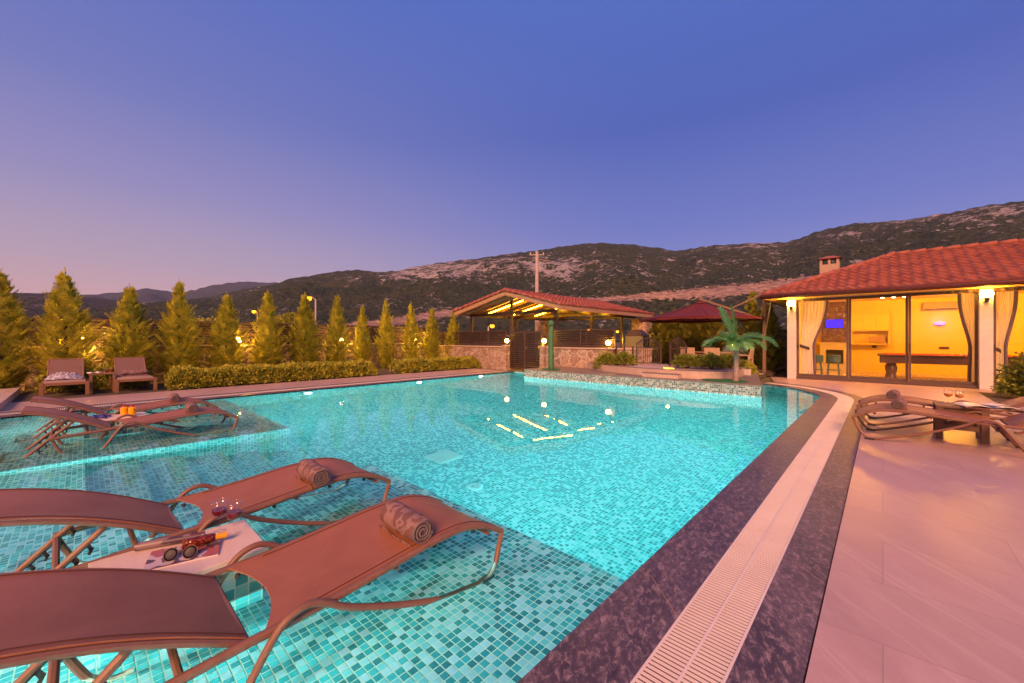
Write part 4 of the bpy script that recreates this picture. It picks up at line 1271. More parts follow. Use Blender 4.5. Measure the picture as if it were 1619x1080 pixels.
# stools in front of the fireplace
def stool(x, y, label):
    t = thing('bar_stool', label, 'stool', (x, y, .016), 0, 'teal stools by the fireplace')
    MB().lathe([(.0, .70), (.19, .70), (.20, .72), (.19, .745), (.0, .75)], 18).build('seat', M['teal_paint'], t, smooth=True)
    MB().lathe([(.20, .50), (.205, .52), (.205, .699), (.19, .699), (.19, .50)], 18).build('apron', M['teal_paint'], t)
    for k in range(4):
        a = R(45 + 90 * k)
        MB().tube([(.16 * math.cos(a), .16 * math.sin(a), .69), (.23 * math.cos(a), .23 * math.sin(a), 0)], [.02, .014], 8).build('leg', M['teal_paint'], t)
    rg = MB(); rg.tube([(.205 * math.cos(R(a)), .205 * math.sin(R(a)), .22) for a in range(0, 360, 20)], .009, 6, closed=True); rg.build('foot_ring', M['teal_paint'], t)
stool(-1.75, 17.9, 'teal stool closest to the tied curtain by the corner column')
stool(-1.28, 18.05, 'teal stool standing in front of the dark firebox')

# thin light chain and wires
def cable(name, label, a, b, sag, r, mat='wire', cat='cable'):
    a, b = Vector(a), Vector(b); pts = []
    for k in range(41):
        t = k / 40; p = a.lerp(b, t); p.z -= sag * 4 * t * (1 - t); pts.append(p - a)
    mb = MB(); mb.tube(pts, r, 5)
    return tag(mb.build(name, M[mat], loc=a), label, cat)
cable('light_chain', 'thin pale light chain hanging from the villa eave down to the garden conifer', (-2.75, 15.7, 2.62), (-3.3, 17.0, 1.1), .25, .008, 'fibre', 'light chain')

# ================================================================== open pavilion
PV = thing('pavilion', 'open timber pavilion with a low red tiled gable roof and glowing rafters', 'pavilion', (-11.6, 12.0, 0))
PVo = (-11.6, 12.0)
def pb(mb, name, mat, parent=None, **k):
    mb.v = [(q[0] - PVo[0], q[1] - PVo[1], q[2]) for q in mb.v]
    return mb.build(name, mat, parent or PV, **k)
XL, XR, XM, Y0, Y1, ZE, ZR = -14.9, -8.75, -11.55, 12.0, 20.2, 2.56, 3.30
for x, y in ((-14.7, 12.95), (-12.05, 12.95), (-9.6, 12.95), (-9.6, 15.6), (-9.6, 18.4), (-14.7, 16.2), (-14.7, 19.6), (-12.05, 19.6)):
    mb = MB(); mb.b2(x - .06, x + .06, y - .06, y + .06, 0, 2.40); pb(mb, 'post', M['bronze'])
mb = MB()
mb.b2(-14.78, -9.52, 12.90, 13.0, 2.402, 2.52); mb.b2(-14.75, -14.65, 13.0, 19.6, 2.402, 2.52); mb.b2(-9.65, -9.55, 13.0, 20.0, 2.402, 2.52); mb.b2(-14.65, -9.65, 19.55, 19.65, 2.402, 2.52); mb.b2(-14.65, -9.65, 16.1, 16.2, 2.402, 2.52)
mb.b2(-12.11, -11.99, 12.91, 12.99, 2.52, 3.1); mb.b2(-11.65, -11.5, 13.0, 20.0, 3.02, 3.14)
pb(mb, 'beams', M['bronze'])
def slope_board(x0, z0, x1, z1, th, y0, y1, mb):
    d = Vector((x1 - x0, 0, z1 - z0)); n = Vector((-d.z, 0, d.x)).normalized() * th
    if n.z > 0: n = -n
    vs = [(x0, y0, z0), (x1, y0, z1), (x1, y1, z1), (x0, y1, z0)]
    vs += [(q[0] + n.x, q[1], q[2] + n.z) for q in vs]
    mb.add(vs, [(0, 1, 2, 3), (7, 6, 5, 4), (0, 4, 5, 1), (1, 5, 6, 2), (2, 6, 7, 3), (3, 7, 4, 0)])
mb = MB(); slope_board(XL, ZE, XM, ZR, .03, Y0 + .05, Y1, mb); slope_board(XR, ZE, XM, ZR, .03, Y0 + .05, Y1, mb)
pb(mb, 'ceiling_boards', M['board'])
def zs(x): return ZE + (ZR - ZE) * ((x - XL) / (XM - XL) if x < XM else (XR - x) / (XR - XM))
mb = MB()
for k in range(14):
    y = Y0 + .35 + k * .58
    for a, b in ((XL + .1, XM - .04), (XR - .1, XM + .04)):
        mb.bar((a, y, zs(a) - .095), (b, y, zs(b) - .095), .05, .12)
pb(mb, 'rafters', M['wood'])
mb = MB()
for x0 in (XL, XR):
    mb.bar((x0, Y0 + .015, ZE - .05), (XM + (-.01 if x0 == XL else .01), Y0 + .015, ZR - .05), .035, .20)
pb(mb, 'barge_board', M['wood'])
for x0 in (XL, XR):
    mb = MB(); mb.b2(x0 - .02, x0 + .02, Y0 + .04, Y1, ZE - .14, ZE + .02); pb(mb, 'eave_board', M['wood'])
mb = MB()
sR = math.hypot(XR - XM, ZR - ZE); sL = math.hypot(XM - XL, ZR - ZE)
tile_slope(mb, (XR + .04, Y0 - .03, ZE + .03), (0, 1, 0), (XM - XR, 0, ZR - ZE), Y1 - Y0 + .06, sR + .03, lambda s: 0, lambda s: 99)
tile_slope(mb, (XL - .04, Y0 - .03, ZE + .03), (0, 1, 0), (XM - XL, 0, ZR - ZE), Y1 - Y0 + .06, sL + .03, lambda s: 0, lambda s: 99)
pr = pb(mb, 'roof', M['rooftile'])
mb = MB(); ridge_caps(mb, (XM, Y0 - .05, ZR + .05), (XM, Y1, ZR + .05)); ridge_caps(mb, (XR + .03, Y0 + .0, ZE + .06), (XM, Y0 + .0, ZR + .06), .3, .07); ridge_caps(mb, (XL - .03, Y0 + .0, ZE + .06), (XM, Y0 + .0, ZR + .06), .3, .07)
pb(mb, 'ridge_tiles', M['rooftile'], pr, smooth=True)
for y in (13.51, 15.25, 16.99):
    for a, b in ((XL + .7, XM - .35), (XR - .5, XM + .3)):
        mb = MB(); mb.bar((a, y, zs(a) - .175), (b, y, zs(b) - .175), .045, .02); pb(mb, 'light_strip', M['led'])
# stone chimneys and barbecue
def stone_column(x, y, w, h, label):
    t = thing('stone_column', label, 'column', (x, y, 0)); MB().b2(-w / 2, w / 2, -w / 2, w / 2, -.04, h).build('shaft', M['stone_big'], t); MB().b2(-w / 2 - .04, w / 2 + .04, -w / 2 - .04, w / 2 + .04, h, h + .06).build('cap', M['cap'], t)
stone_column(-15.2, 19.2, .66, 2.35, 'lit stone column at the back of the pavilion')
stone_column(-9.15, 19.7, .74, 2.30, 'lit stone column beside the barbecue at the end of the pavilion')
bq = thing('barbecue', 'steel barbecue with a dark sloping hood at the end of the bar counter', 'barbecue', (-8.25, 17.3, 0))
MB().b2(-.55, .55, -.40, .40, -.04, .96).build('counter', M['stone_big'], bq)
mb = MB(); mb.b2(-.42, .42, -.32, .32, .965, 1.45); mb.build('firebox', M['steel'], bq, bevel=.01)
mb = MB(); mb.add([(-.44, -.34, 1.452), (.44, -.34, 1.452), (.44, .34, 1.452), (-.44, .34, 1.452), (-.2, -.16, 1.74), (.2, -.16, 1.74), (.2, .16, 1.74), (-.2, .16, 1.74)], [(0, 1, 5, 4), (1, 2, 6, 5), (2, 3, 7, 6), (3, 0, 4, 7), (4, 5, 6, 7), (3, 2, 1, 0)]); mb.build('hood', M['iron'], bq)
MB().b2(.425, .44, -.28, .28, 1.0, 1.42).build('side_panel', M['black'], bq)

fence_lamp(-9.0, 19.24, 1.05, 'lamp on the stone column next to the barbecue', 110, (0, -1))
fence_lamp(-15.0, 18.74, .62, 'added unseen lamp lighting the stone column at the back of the pavilion', 90, (0, -1))  # added lamp, kept out of view behind the gate to brighten the column
# ================================================================== iron gate leaves on the terrace
def iron_gate(x0, y0, ang, w, label):
    t = thing('iron_gate', label, 'gate', (x0, y0, .46), ang, 'arched iron gate leaves on the terrace')
    zt = .66
    def top(x): return zt + .22 * math.sin(math.pi * min(max(x / w, 0), 1)) + .05 * (1 - x / w)
    mb = MB()
    mb.b2(-.025, .025, -.025, .025, 0, top(0) + .04); mb.b2(w - .02, w + .02, -.02, .02, .03, top(w))
    mb.tube([(x * w / 12, 0, top(x * w / 12)) for x in range(13)], .018, 6); mb.b2(.025, w - .02, -.012, .012, .06, .09); mb.b2(.025, w - .02, -.012, .012, .55, .575)
    mb.build('frame', M['iron'], t)
    b = MB()
    for k in range(1, 11):
        x = w * k / 11; b.b2(x - .007, x + .007, -.007, .007, .09, top(x) - .01)
    b.tube([(w / 2 + .09 * math.cos(R(a)), 0, .66 + .09 * math.sin(R(a))) for a in range(0, 360, 24)], .008, 5, closed=True)
    b.build('bars', M['iron'], t)
iron_gate(-6.0, 12.55, R(38), .78, 'arched iron gate leaf beside the outdoor bar, standing open')
iron_gate(-5.05, 12.95, R(58), .62, 'arched iron gate leaf nearer the palm and the dining chairs')
for k, (x, y) in enumerate(((-6.75, 12.55), (-6.42, 12.5), (-6.1, 12.48))):
    pt = thing('iron_post', ['short iron post closest to the outdoor bar wall', 'short iron post in the middle of the three by the gate', 'short iron post right beside the arched gate leaf'][k], 'post', (x, y, .25), 0, 'short iron posts before the arched gate')
    MB().b2(-.02, .02, -.02, .02, 0, .78).build('shaft', M['iron'], pt); MB().lathe([(.03, .78), (.035, .80), (0, .84)], 8).build('finial', M['iron'], pt)
ul = thing('step_light', 'low glowing step light beside the second iron gate leaf', 'lamp', (-4.55, 11.62, .47))
MB().b2(-.18, .18, -.04, .04, 0, .03).build('housing', M['bronze'], ul); MB().b2(-.16, .16, -.045, -.041, .006, .024).build('lens', emit('step_glow', (1.0, .5, .05), 5), ul)
light('step_glow', (-4.55, 11.5, .56), 1.5, WARM, .05)
pl = thing('white_planter', 'small pale square planter at the end of the terrace shrubs', 'planter', (-2.95, 13.35, .26)); mb = MB(); mb.b2(-.10, .10, -.10, .10, 0, .18); mb.build('pot', M['white_paint'], pl, bevel=.01); MB().b2(-.085, .085, -.085, .085, .181, .19).build('earth', M['soil'], pl)

# ================================================================== parasol and dining set
um = thing('cantilever_parasol', 'big burgundy cantilever parasol on a wooden mast over the dining set', 'parasol', (-3.16, 16.9, .08))
cx, cy, cz = -2.05, -.55, 2.02       # canopy rim centre, relative
M['mast'] = plain('mast_wood', (.20, .12, .085), (.15, .085, .06), .6, scale=5, stretch=(1, 1, 8))
can = MB(); NS = 8; Rr = 2.25
def rim(k, rr=Rr): a = R(22.5 + 45 * k); return Vector((cx + rr * math.cos(a), cy + rr * math.sin(a), cz))
apex = Vector((cx, cy, cz + .66))
for k in range(NS):
    a, b = rim(k), rim(k + 1)
    def fn(s, t, a=a, b=b):
        e = a.lerp(b, s); p = apex.lerp(e, max(t, .02)); p.z -= .10 * math.sin(math.pi * t) * (.35 + math.sin(math.pi * s)) * .7
        return p
    can.slab(fn, 8, 8, .008)
can.build('canopy', M['canvas'], um, smooth=True)
vl = MB()
for k in range(NS):
    a, b = rim(k), rim(k + 1)
    vl.grid(lambda s, t, a=a, b=b: a.lerp(b, s) + Vector((0, 0, -.07 * t - .015 * math.sin(s * 9) * t)), 12, 2)
vl.build('valance', M['canvas'], um)
tp_ = MB(); tp_.lathe([(.22, -.06), (.18, -.01), (.02, .05), (0, .05)], 8, apex); tp_.build('vent', M['canvas'], um)
rb = MB()
for k in range(NS): rb.tube([apex - Vector((0, 0, .12)), apex.lerp(rim(k), .5) - Vector((0, 0, .10)), rim(k) - Vector((0, 0, .03))], .013, 6)
rb.build('ribs', M['dark_wood'], um)
MB().b2(-.05, .05, -.05, .05, 0, 3.05).build('mast', M['mast'], um, bevel=.006)
ar = MB(); ar.bar((0, 0, 1.95), (cx, cy, cz + .78), .05, .07); ar.bar((0, 0, 2.92), (cx * .48, cy * .48, 2.42), .04, .05)
ar.build('arm', M['mast'], um)
MB().b2(-.08, .08, -.08, .08, 1.85, 2.08).build('collar', M['dark_wood'], um, bevel=.01)
MB().b2(-.30, .30, -.30, .30, -.08, .04).build('base', M['bronze'], um, bevel=.01)
dt = thing('dining_table', 'beige garden dining table under the burgundy parasol', 'table', (-4.9, 16.5, .10))
mb = MB(); mb.b2(-.80, .80, -.45, .45, .70, .74); mb.build('top', M['tan_tube'], dt, bevel=.008)
for x in (-.7, .7):
    for y in (-.36, .36): MB().b2(x - .035, x + .035, y - .035, y + .035, 0, .70).build('leg', M['tan_tube'], dt)
def dchair(x, y, rz, label):
    t = thing('dining_chair', label, 'chair', (x, y, .10), rz, 'beige armchairs around the dining table')
    MB().b2(-.27, .27, -.25, .27, .40, .45).build('seat', M['tan_tube'], t, bevel=.01)
    mb = MB(); mb.box((0, -.29, .70), (.52, .03, .42), M=Matrix.Rotation(R(8), 3, 'X')); mb.build('backrest', M['woven'], t, bevel=.008)
    for sx in (-1, 1):
        mb = MB(); mb.b2(sx * .30 - .025, sx * .30 + .025, -.28, .28, .62, .65); mb.build('armrest', M['tan_tube'], t, bevel=.006)
        for y_ in (-.26, .26): MB().b2(sx * .30 - .022, sx * .30 + .022, y_ - .022, y_ + .022, 0, .62).build('leg', M['tan_tube'], t)
M['woven'] = plain('woven_beige', (.50, .36, .26), (.40, .28, .20), .8, scale=90, bump=.4)
dchair(-5.35, 15.7, 0, 'beige armchair with its back turned to the pool, nearer the iron gate')
dchair(-4.5, 15.7, 0, 'beige armchair with its back turned to the pool, nearer the palm')
dchair(-5.3, 17.35, R(180), 'beige armchair facing the pool across the dining table, on the bar side')
dchair(-4.5, 17.35, R(180), 'beige armchair facing the pool across the dining table, on the villa side')
dchair(-3.75, 16.4, R(90), 'beige armchair at the mast end of the dining table')

# ================================================================== poles beyond the fence
up = thing('utility_pole', 'tall concrete utility pole rising behind the pavilion', 'pole', (-25.4, 31.0, -.03))
MB().tube([(0, 0, 0), (0, 0, 10.1)], [.24, .15], 10).build('shaft', M['concrete'], up, smooth=True)
mb = MB(); mb.bar((-.55, -.5, 9.75), (.55, .5, 9.75), .09, .10); mb.build('crossarm', M['concrete'], up)
for k in (-1, 0, 1): MB().lathe([(.03, 0), (.05, .05), (.03, .10), (.05, .15), (0, .2)], 8, (k * .48, k * .44, 9.80)).build('insulator', M['white_plastic'], up)
mb = MB(); mb.bar((.15, .1, 9.3), (1.0, .75, 9.1), .05, .05); mb.build('bracket', M['wood'], up)
def street_lamp(x, y, h, ax, ay, label, e=90):
    t = thing('street_lamp', label, 'street lamp', (x, y, -.03), 0, 'orange street lamps beyond the fence')
    MB().tube([(0, 0, 0), (0, 0, h)], [.14, .09], 8).build('pole', M['concrete'], t, smooth=True)
    mb = MB(); mb.tube([(0, 0, h - .15), (ax * .5, ay * .5, h + .25), (ax, ay, h + .32)], .04, 6); mb.build('arm', M['concrete'], t)
    MB().box((ax * 1.15, ay * 1.15, h + .33), (.55, .26, .14), rz=math.atan2(ay, ax)).build('head', M['bronze'], t, bevel=.03)
    MB().lathe([(0, -.46), (.22, -.40), (.34, -.22), (.30, 0)], 12, (ax * 1.15, ay * 1.15, h + .255)).build('lens', M['street'], t, smooth=True)
    light('street_light', (x + ax * 1.15, y + ay * 1.15, h - .05), e, (1, .42, .05), .15)
def at_px(px, F): r = (px - 809.5) / FPX; return F * (.7325 * r - .6807), F * (.7325 + .6807 * r)
x, y = at_px(499, 50); street_lamp(x, y, 6.3, -.55, -.50, 'orange street lamp on a pole standing clear above the cypresses')
x, y = at_px(407, 72); street_lamp(x, y, 6.1, -.4, -.36, 'distant orange street lamp low between two cypresses')
x, y = at_px(772, 62); street_lamp(x, y, 3.2, .4, .36, 'orange street lamp seen through the pavilion behind the gate')
x, y = at_px(927, 90); street_lamp(x, y, 3.2, .4, .36, 'far orange street lamp seen through the middle of the pavilion')
x, y = at_px(972, 95); street_lamp(x, y, 2.9, .4, .36, 'far orange street lamp seen beside the barbecue')
x2, y2 = at_px(1640, 34)
cable('power_line', 'black power line sagging across the hillside to the villa side', (-24.9, 31.4, 9.75), (x2, y2, 9.9), .9, .022)
xa, ya = at_px(499, 50); cable('lamp_cable', 'thin cable slung from the clear street lamp towards the utility pole', (xa, ya, 6.2), (-25.6, 30.8, 8.6), 1.4, .018)
# dark trees outside the fence
def far_tree(px, F, h, w, label, seed):
    x, y = at_px(px, F); t = thing('roadside_tree', label, 'tree', (x, y, -.03), 0, 'dark trees beyond the fence')
    r = random.Random(seed); mb = MB()
    blobs = [(Vector((r.gauss(0, w * .35), r.gauss(0, w * .35), h * r.uniform(.4, .85))), w * r.uniform(.25, .5)) for _ in range(9)]
    def shp(r):
        c, s = blobs[r.randrange(9)]; d = Vector((r.gauss(0, 1), r.gauss(0, 1), r.gauss(0, 1))).normalized(); return c + d * s * r.uniform(.6, 1.05), d
    leaf_cloud(mb, r, 2600, shp, .30); mb.build('crown', M['hedge'], t)
    MB().tube([(0, 0, 0), (0, 0, h * .6)], [.16, .08], 8).build('trunk', M['bark'], t)
far_tree(450, 42, 3.9, 2.2, 'dark bushy tree behind the fence beside the street lamp pole', 1)
far_tree(330, 40, 3.4, 2.0, 'dark bushy tree behind the fence near the hedge start', 2)
far_tree(1190, 60, 9.4, .9, 'lone small dark tree on the slope above the parasol mast', 3)

# ================================================================== sling loungers
M['seam'] = plain('dark_seam', (.10, .035, .022), (.08, .028, .018), .7)
def make_lounger(label):
    t = thing('sun_lounger', label, 'sun lounger')
    W = .305
    seat = [(.04, .352), (.25, .362), (.50, .385), (.75, .410), (.95, .420), (1.08, .410), (1.20, .375), (1.30, .325), (1.335, .300)]
    def zseat(y): return lerp_tab(seat, y)
    S = bez([(0, y, z) for y, z in seat], 4)
    def seat_fn(s, q):
        i = q * (len(S) - 1); k = min(int(i), len(S) - 2); p = S[k].lerp(S[k + 1], i - k)
        u = 2 * s - 1
        y = p.y + (.085 * (1 - u * u) if q < .001 else 0)
        if q < .2: y = p.y + .085 * (1 - u * u) * (1 - q / .2)
        return (u * W, y, (zseat(y) if q < .2 else p.z) - .012 * (1 - u * u) + .006)
    MB().slab(seat_fn, 12, 40, .007).build('seat_sling', M['sling'], t, smooth='auto')
    for s in (-1, 1):
        hm = MB(); hm.tube([(s * (W - .022), p.y, p.z + .0075) for p in S[3:]], .0022, 5); hm.build('seam', M['seam'], [c for c in t.children if c.name.startswith('seat_sling')][0])
    back = [(0, -.02, .345), (0, -.12, .403), (0, -.25, .474), (0, -.39, .540), (0, -.52, .590), (0, -.64, .627), (0, -.74, .650)]
    Bk = bez(back, 4)
    def back_fn(s, q):
        i = q * (len(Bk) - 1); k = min(int(i), len(Bk) - 2); p = Bk[k].lerp(Bk[k + 1], i - k)
        u = 2 * s - 1
        return (u * (W - .012), p.y, p.z - .010 * (1 - u * u) + .004)
    MB().slab(back_fn, 10, 24, .007).build('back_sling', M['sling'], t, smooth='auto')
    for s in (-1, 1):
        hm = MB(); hm.tube([(s * (W - .036), p.y, p.z + .0055) for p in Bk], .0022, 5); hm.build('seam', M['seam'], [c for c in t.children if c.name.startswith('back_sling')][0])
    fr = MB()
    for s in (-1, 1):
        fr.tube([(s * (W - .012), p.y, p.z - .019) for p in Bk], .014, 8)
    fr.tube([(-(W - .012), Bk[-1].y, Bk[-1].z - .022), ((W - .012), Bk[-1].y, Bk[-1].z - .022)], .015, 8)
    fr.tube([(-(W - .02), -.02, .33), (W - .02, -.02, .33)], .014, 8)
    fr.tube([(-(W - .02), -.36, .486), (W - .02, -.36, .486)], .012, 8)
    fr.build('back_frame', M['tube'], t, smooth='auto')
    for s in (-1, 1):
        rl = MB(); x = s * (W + .012)
        pts = [Vector((x, -.53, .305)), Vector((x, -.25, .325)), Vector((x, 0, .342))] + [Vector((x, p.y, p.z - .010)) for p in S[2:]]
        pts += [Vector((x, 1.352, .285)), Vector((x, 1.354, .262))]
        rl.tube(pts, .0185, 8, sx=.9)
        rail = rl.build('side_rail', M['tube'], t, smooth='auto')
        for y in (.08, .48, .86, 1.14):
            MB().lathe([(.011, -.012), (.014, 0), (.011, .008), (0, .010)], 8, (x - s * .03, y, zseat(y) - .045)).build('bolt', M['black'], rail)
    for s in (-1, 1):
        x = s * (W + .045)
        pts = bez([(s * (W + .012), 1.352, .262), (s * (W + .012), 1.325, .18), (x - s * .01, 1.265, .075), (x, 1.20, .022), (x, 1.10, .028), (x, .85, .105), (x, .58, .205), (x, .36, .305), (x, .27, .365), (x, .19, .402), (x, .11, .385), (x, .05, .325), (x, -.03, .20), (x, -.13, .05), (x, -.16, .018)], 5)
        am = MB(); am.tube(pts, .0155, 10); arm = am.build('arm_tube', M['tube'], t, smooth='auto')
        pd = MB(); pd.box((x, 1.19, .014), (.045, .10, .026)); pd.box((x, -.165, .012), (.045, .05, .024)); pd.build('foot_pad', M['black'], arm, bevel=.006)
        # rear rack bar with teeth
        xb = s * (W - .045)
        rk = MB(); rk.tube(bez([(xb, -.34, .478), (xb, -.56, .272), (xb, -.78, .06), (xb, -.83, .03), (xb, -.90, .02)], 4), .0155, 8)
        rack = rk.build('rack_bar', M['tube'], t, smooth='auto')
        th = MB(); d = Vector((0, -.45, -.445)).normalized(); n = Vector((0, -d.z, d.y))
        if n.z > 0: n = -n
        for k in range(5):
            c = Vector((xb, -.42, .415)) + d * (k * .075)
            th.bar(c + n * .012, c + n * .052 + d * .014, .014, .016); th.bar(c + n * .046 + d * .004, c + n * .060 + d * .036, .014, .013)
        th.bar(Vector((xb, -.41, .42)) + n * .012, Vector((xb, -.41, .42)) + d * .33 + n * .012, .014, .014)
        th.build('rack_teeth', M['black'], rack)
        lg = MB(); lg.tube(bez([(s * (W - .005), -.52, .30), (s * (W - .01), -.46, .16), (s * (W - .015), -.38, .03), (s * (W - .015), -.30, .018)], 4), .016, 8)
        lg.build('rear_leg', M['tube'], t, smooth='auto')
    for pa, pb_, rr in (((-(W + .01), -.52, .305), (W + .01, -.52, .305), .016), ((-W, -.22, .318), (W, -.22, .318), .014), ((-W, .62, .352), (W, .62, .352), .013), ((-W, 1.25, .30), (W, 1.25, .30), .012), ((-(W - .04), -.90, .02), (W - .04, -.90, .02), .014)):
        cb = MB(); cb.tube([pa, pb_], rr, 8); cb.build('cross_bar', M['tube'], t, smooth='auto')
    return t
GL = 'brown sling loungers with bent tube frames'
L0 = make_lounger('brown sling lounger standing in the water nearest the slate border')
SH = -.15
spots = [
    (-2.085, .45, SH, 0, None),
    (-3.37, .42, SH, R(1.5), 'brown sling lounger in the water between the entry steps and the wine table'),
    (-7.55, .26, SH, R(1), 'brown sling lounger standing in shallow water at the edge of the far shelf'),
    (-8.90, .26, SH, R(1), 'brown sling lounger in the water against the hedge side pool rim'),
    (1.06, 7.50, 0, R(90), 'brown sling lounger on the dry deck farther from the villa doors'),
    (1.06, 8.68, 0, R(90), 'brown sling lounger on the dry deck behind the small table with amber wine'),
]
for i, (x, y, z, rz, l) in enumerate(spots):
    o = L0 if i == 0 else copy_tree(L0)
    o.location = (x, y, z); o.rotation_euler = (0, 0, rz)
    tag(o, l, 'sun lounger', GL)

# ================================================================== rolled towels
def towel(x, y, z, rz, label, L=.36, r=.068, tilt=0.0):
    t = thing('rolled_towel', label, 'towel', (x, y, z + r * .93), rz, 'rolled patterned towels on the loungers')
    n = 40; mb = MB()
    def sk(s, q):
        a = s * 2 * math.pi; k = 1 + .05 * math.sin(a * 2 + 1) + .03 * math.sin(q * 7 + a)
        e = 1 - .16 * (abs(2 * q - 1) ** 12)
        return ((q - .5) * L, math.cos(a) * r * k * e, math.sin(a) * r * k * e * (.96 if math.sin(a) < 0 else 1))
    mb.grid(sk, n, 24); mb.build('roll', M['towel'], t, smooth=True)
    fl = MB(); fl.slab(lambda s, q: ((s - .5) * L * .97, -r * 1.00 + .005 * math.sin(s * 9) + q * .02, -r * .80 - q * .05), 12, 2, .009); fl.build('loose_edge', M['towel'], t, smooth='auto')
    for e in (-1, 1):
        sp = MB(); pts = []
        for k in range(70):
            a = k * .27; rr = .010 + (r * .93 - .010) * k / 69
            pts.append((e * (L * .5 - .004 + .006 * (1 - k / 69)), math.cos(a) * rr, math.sin(a) * rr))
        sp.tube(pts, .0058, 5)
        sp.lathe([(r * .96, 0), (0, .001)], 20, (e * (L * .5 - .012), 0, 0), M=Matrix.Rotation(R(90) * e, 3, 'Y'))
        sp.build('coil', M['towel_end'], t, smooth='auto')
    return t
towel(-1.96, 1.23, SH + .415, R(-2), 'rolled patterned towel on the lounger nearest the slate border')
towel(-3.20, 1.20, SH + .415, R(-2), 'rolled patterned towel on the lounger beside the stone topped table')
towel(-7.50, 1.10, SH + .415, R(-3), 'rolled pale towel on the lounger at the edge of the far shelf', .32, .066)
towel(-8.95, 1.08, SH + .415, R(-3), 'dark rolled towel on the lounger against the hedge side rim', .32, .066)
towel(.16, 7.42, .415, R(83), 'rolled grey towel on the deck lounger nearer the viewer', .32, .066)
towel(.12, 8.60, .415, R(83), 'rolled grey towel on the deck lounger nearer the villa', .32, .066)

# ================================================================== tiled tables in the water and what lies on them
def water_table(x, y, label):
    t = thing('tiled_table', label, 'table', (x, y, SH), 0, 'stone topped tiled tables standing in the water')
    MB().b2(-.23, .23, -.315, .315, .005, .315).build('pedestal', M['mosaic_table'], t)
    MB().b2(-.25, .25, -.34, .34, .317, .35).build('top', M['tabletop'], t, bevel=.004)
    return t
M['tabletop'] = plain('pale_stone_top', (.66, .52, .44), (.60, .46, .38), .55, scale=5, stretch=(1, 5, 1))
water_table(-2.73, .36, 'stone topped tiled table between the two near loungers, with red wine on it')
water_table(-8.24, .32, 'stone topped tiled table between the two far loungers, with orange juice on it')
TZ = SH + .351
M['glass_rim'] = pane_mat('glass_rim', (1, 1, 1), 1.6, .55)
def wineglass(x, y, z, label, wine, grp, h=.185, r=.040):
    t = thing('wine_glass', label, 'wine glass', (x, y, z), 0, grp)
    MB().lathe([(0, .0), (.033, .001), (.034, .004), (.012, .008), (.0045, .018), (.0042, h * .42), (.010, h * .46), (r * .72, h * .52), (r * .98, h * .62), (r * 1.03, h * .78), (r * 1.0, h), (r * .965, h), (r * 1.0, h * .78), (r * .95, h * .625), (r * .69, h * .535), (.006, h * .475), (0, h * .47)], 24).build('glass', M['glassware'], t, smooth=True)
    rg = MB(); rg.tube([(r * .985 * math.cos(R(a)), r * .985 * math.sin(R(a)), h) for a in range(0, 360, 15)], .0013, 5, closed=True); rg.build('rim', M['glass_rim'], t, smooth=True)
    MB().lathe([(0, h * .478), (.008, h * .483), (r * .67, h * .54), (r * .94, h * .63), (r * .985, h * .725), (0, h * .727)], 24).build('wine', M[wine], t, smooth='auto')
wineglass(-2.885, .555, TZ, 'red wine glass nearer the middle lounger on the stone topped table', 'wine_red', 'glasses of red wine on the tiled table')
wineglass(-2.785, .605, TZ, 'red wine glass nearer the bottle neck on the stone topped table', 'wine_red', 'glasses of red wine on the tiled table')
# magazine, rolled magazine, bottle, sunglasses
def printmat(name, a, b_, c_, sc):
    m, t, out = newmat(name); b = bsdf(t, out, .35)
    v = coord(t, 'UV'); n = noisen(t, v, sc, 2, .4, .6); n2 = noisen(t, mapping(t, v, (1, 1, 1), (0, 0, 0), (3, 1, 0)), sc * .6, 1, .3, .3)
    c = mixc(t, rampf(t, n, .47, .50), a, b_); c = mixc(t, rampf(t, n2, .56, .58), c, c_)
    t.links.new(c, b.inputs['Base Color']); return m
M['print'] = printmat('magazine_print', (.52, .40, .38), (.10, .05, .06), (.36, .10, .10), 14)
M['paper'] = plain('white_paper', (.74, .70, .68), (.70, .66, .64), .6)
M['print_blue'] = printmat('magazine_blue', (.66, .64, .66), (.62, .60, .64), (.05, .07, .16), 8)
mg = thing('magazine', 'printed magazine lying flat under the sunglasses on the stone topped table', 'magazine', (-2.72, .37, TZ), R(-15))
MB().b2(-.105, .105, -.15, .15, 0, .008).build('pages', M['paper'], mg)
MB().slab(lambda s, q: (-.106 + .212 * s, -.151 + .302 * q, .0105 + .002 * math.sin(s * 5)), 6, 6, .002).build('cover', M['print'], mg)
rm = thing('rolled_magazine', 'rolled up magazine along the far edge of the flat magazine', 'magazine', (-2.90, .335, TZ + .0225), R(-21))
mb = MB()
for k in range(2): pass
def roll(s, q):
    a = s * 2 * math.pi * 1.7; rr = .0225 - .004 * s; return (math.cos(a) * rr, (q - .5) * .30, math.sin(a) * rr)
mb.grid(roll, 50, 2); mb.build('sheets', printmat('roll_print', (.075, .04, .055), (.22, .15, .15), (.13, .03, .04), 9), rm, smooth=True)
MB().tube([(0, -.148, 0), (0, .148, 0)], .0165, 14).build('core', M['paper'], rm)
bo = thing('amber_bottle', 'small amber bottle with a yellow cap lying by the wine glasses', 'bottle', (-2.75, .435, TZ + .037), R(-12))
m, t_, out_ = newmat('amber_cut_glass'); b = bsdf(t_, out_, .08)
vo = t_.nodes.new('ShaderNodeTexVoronoi'); vo.inputs['Scale'].default_value = 110; t_.links.new(mapping(t_, coord(t_), (1, .6, 1)), vo.inputs['Vector'])
t_.links.new(mixc(t_, rampf(t_, vo.outputs['Distance'], .1, .5), (.42, .08, .01), (.09, .012, .004)), b.inputs['Base Color']); bumpn(t_, b, vo.outputs['Distance'], .8, .003)
M['amber'] = m
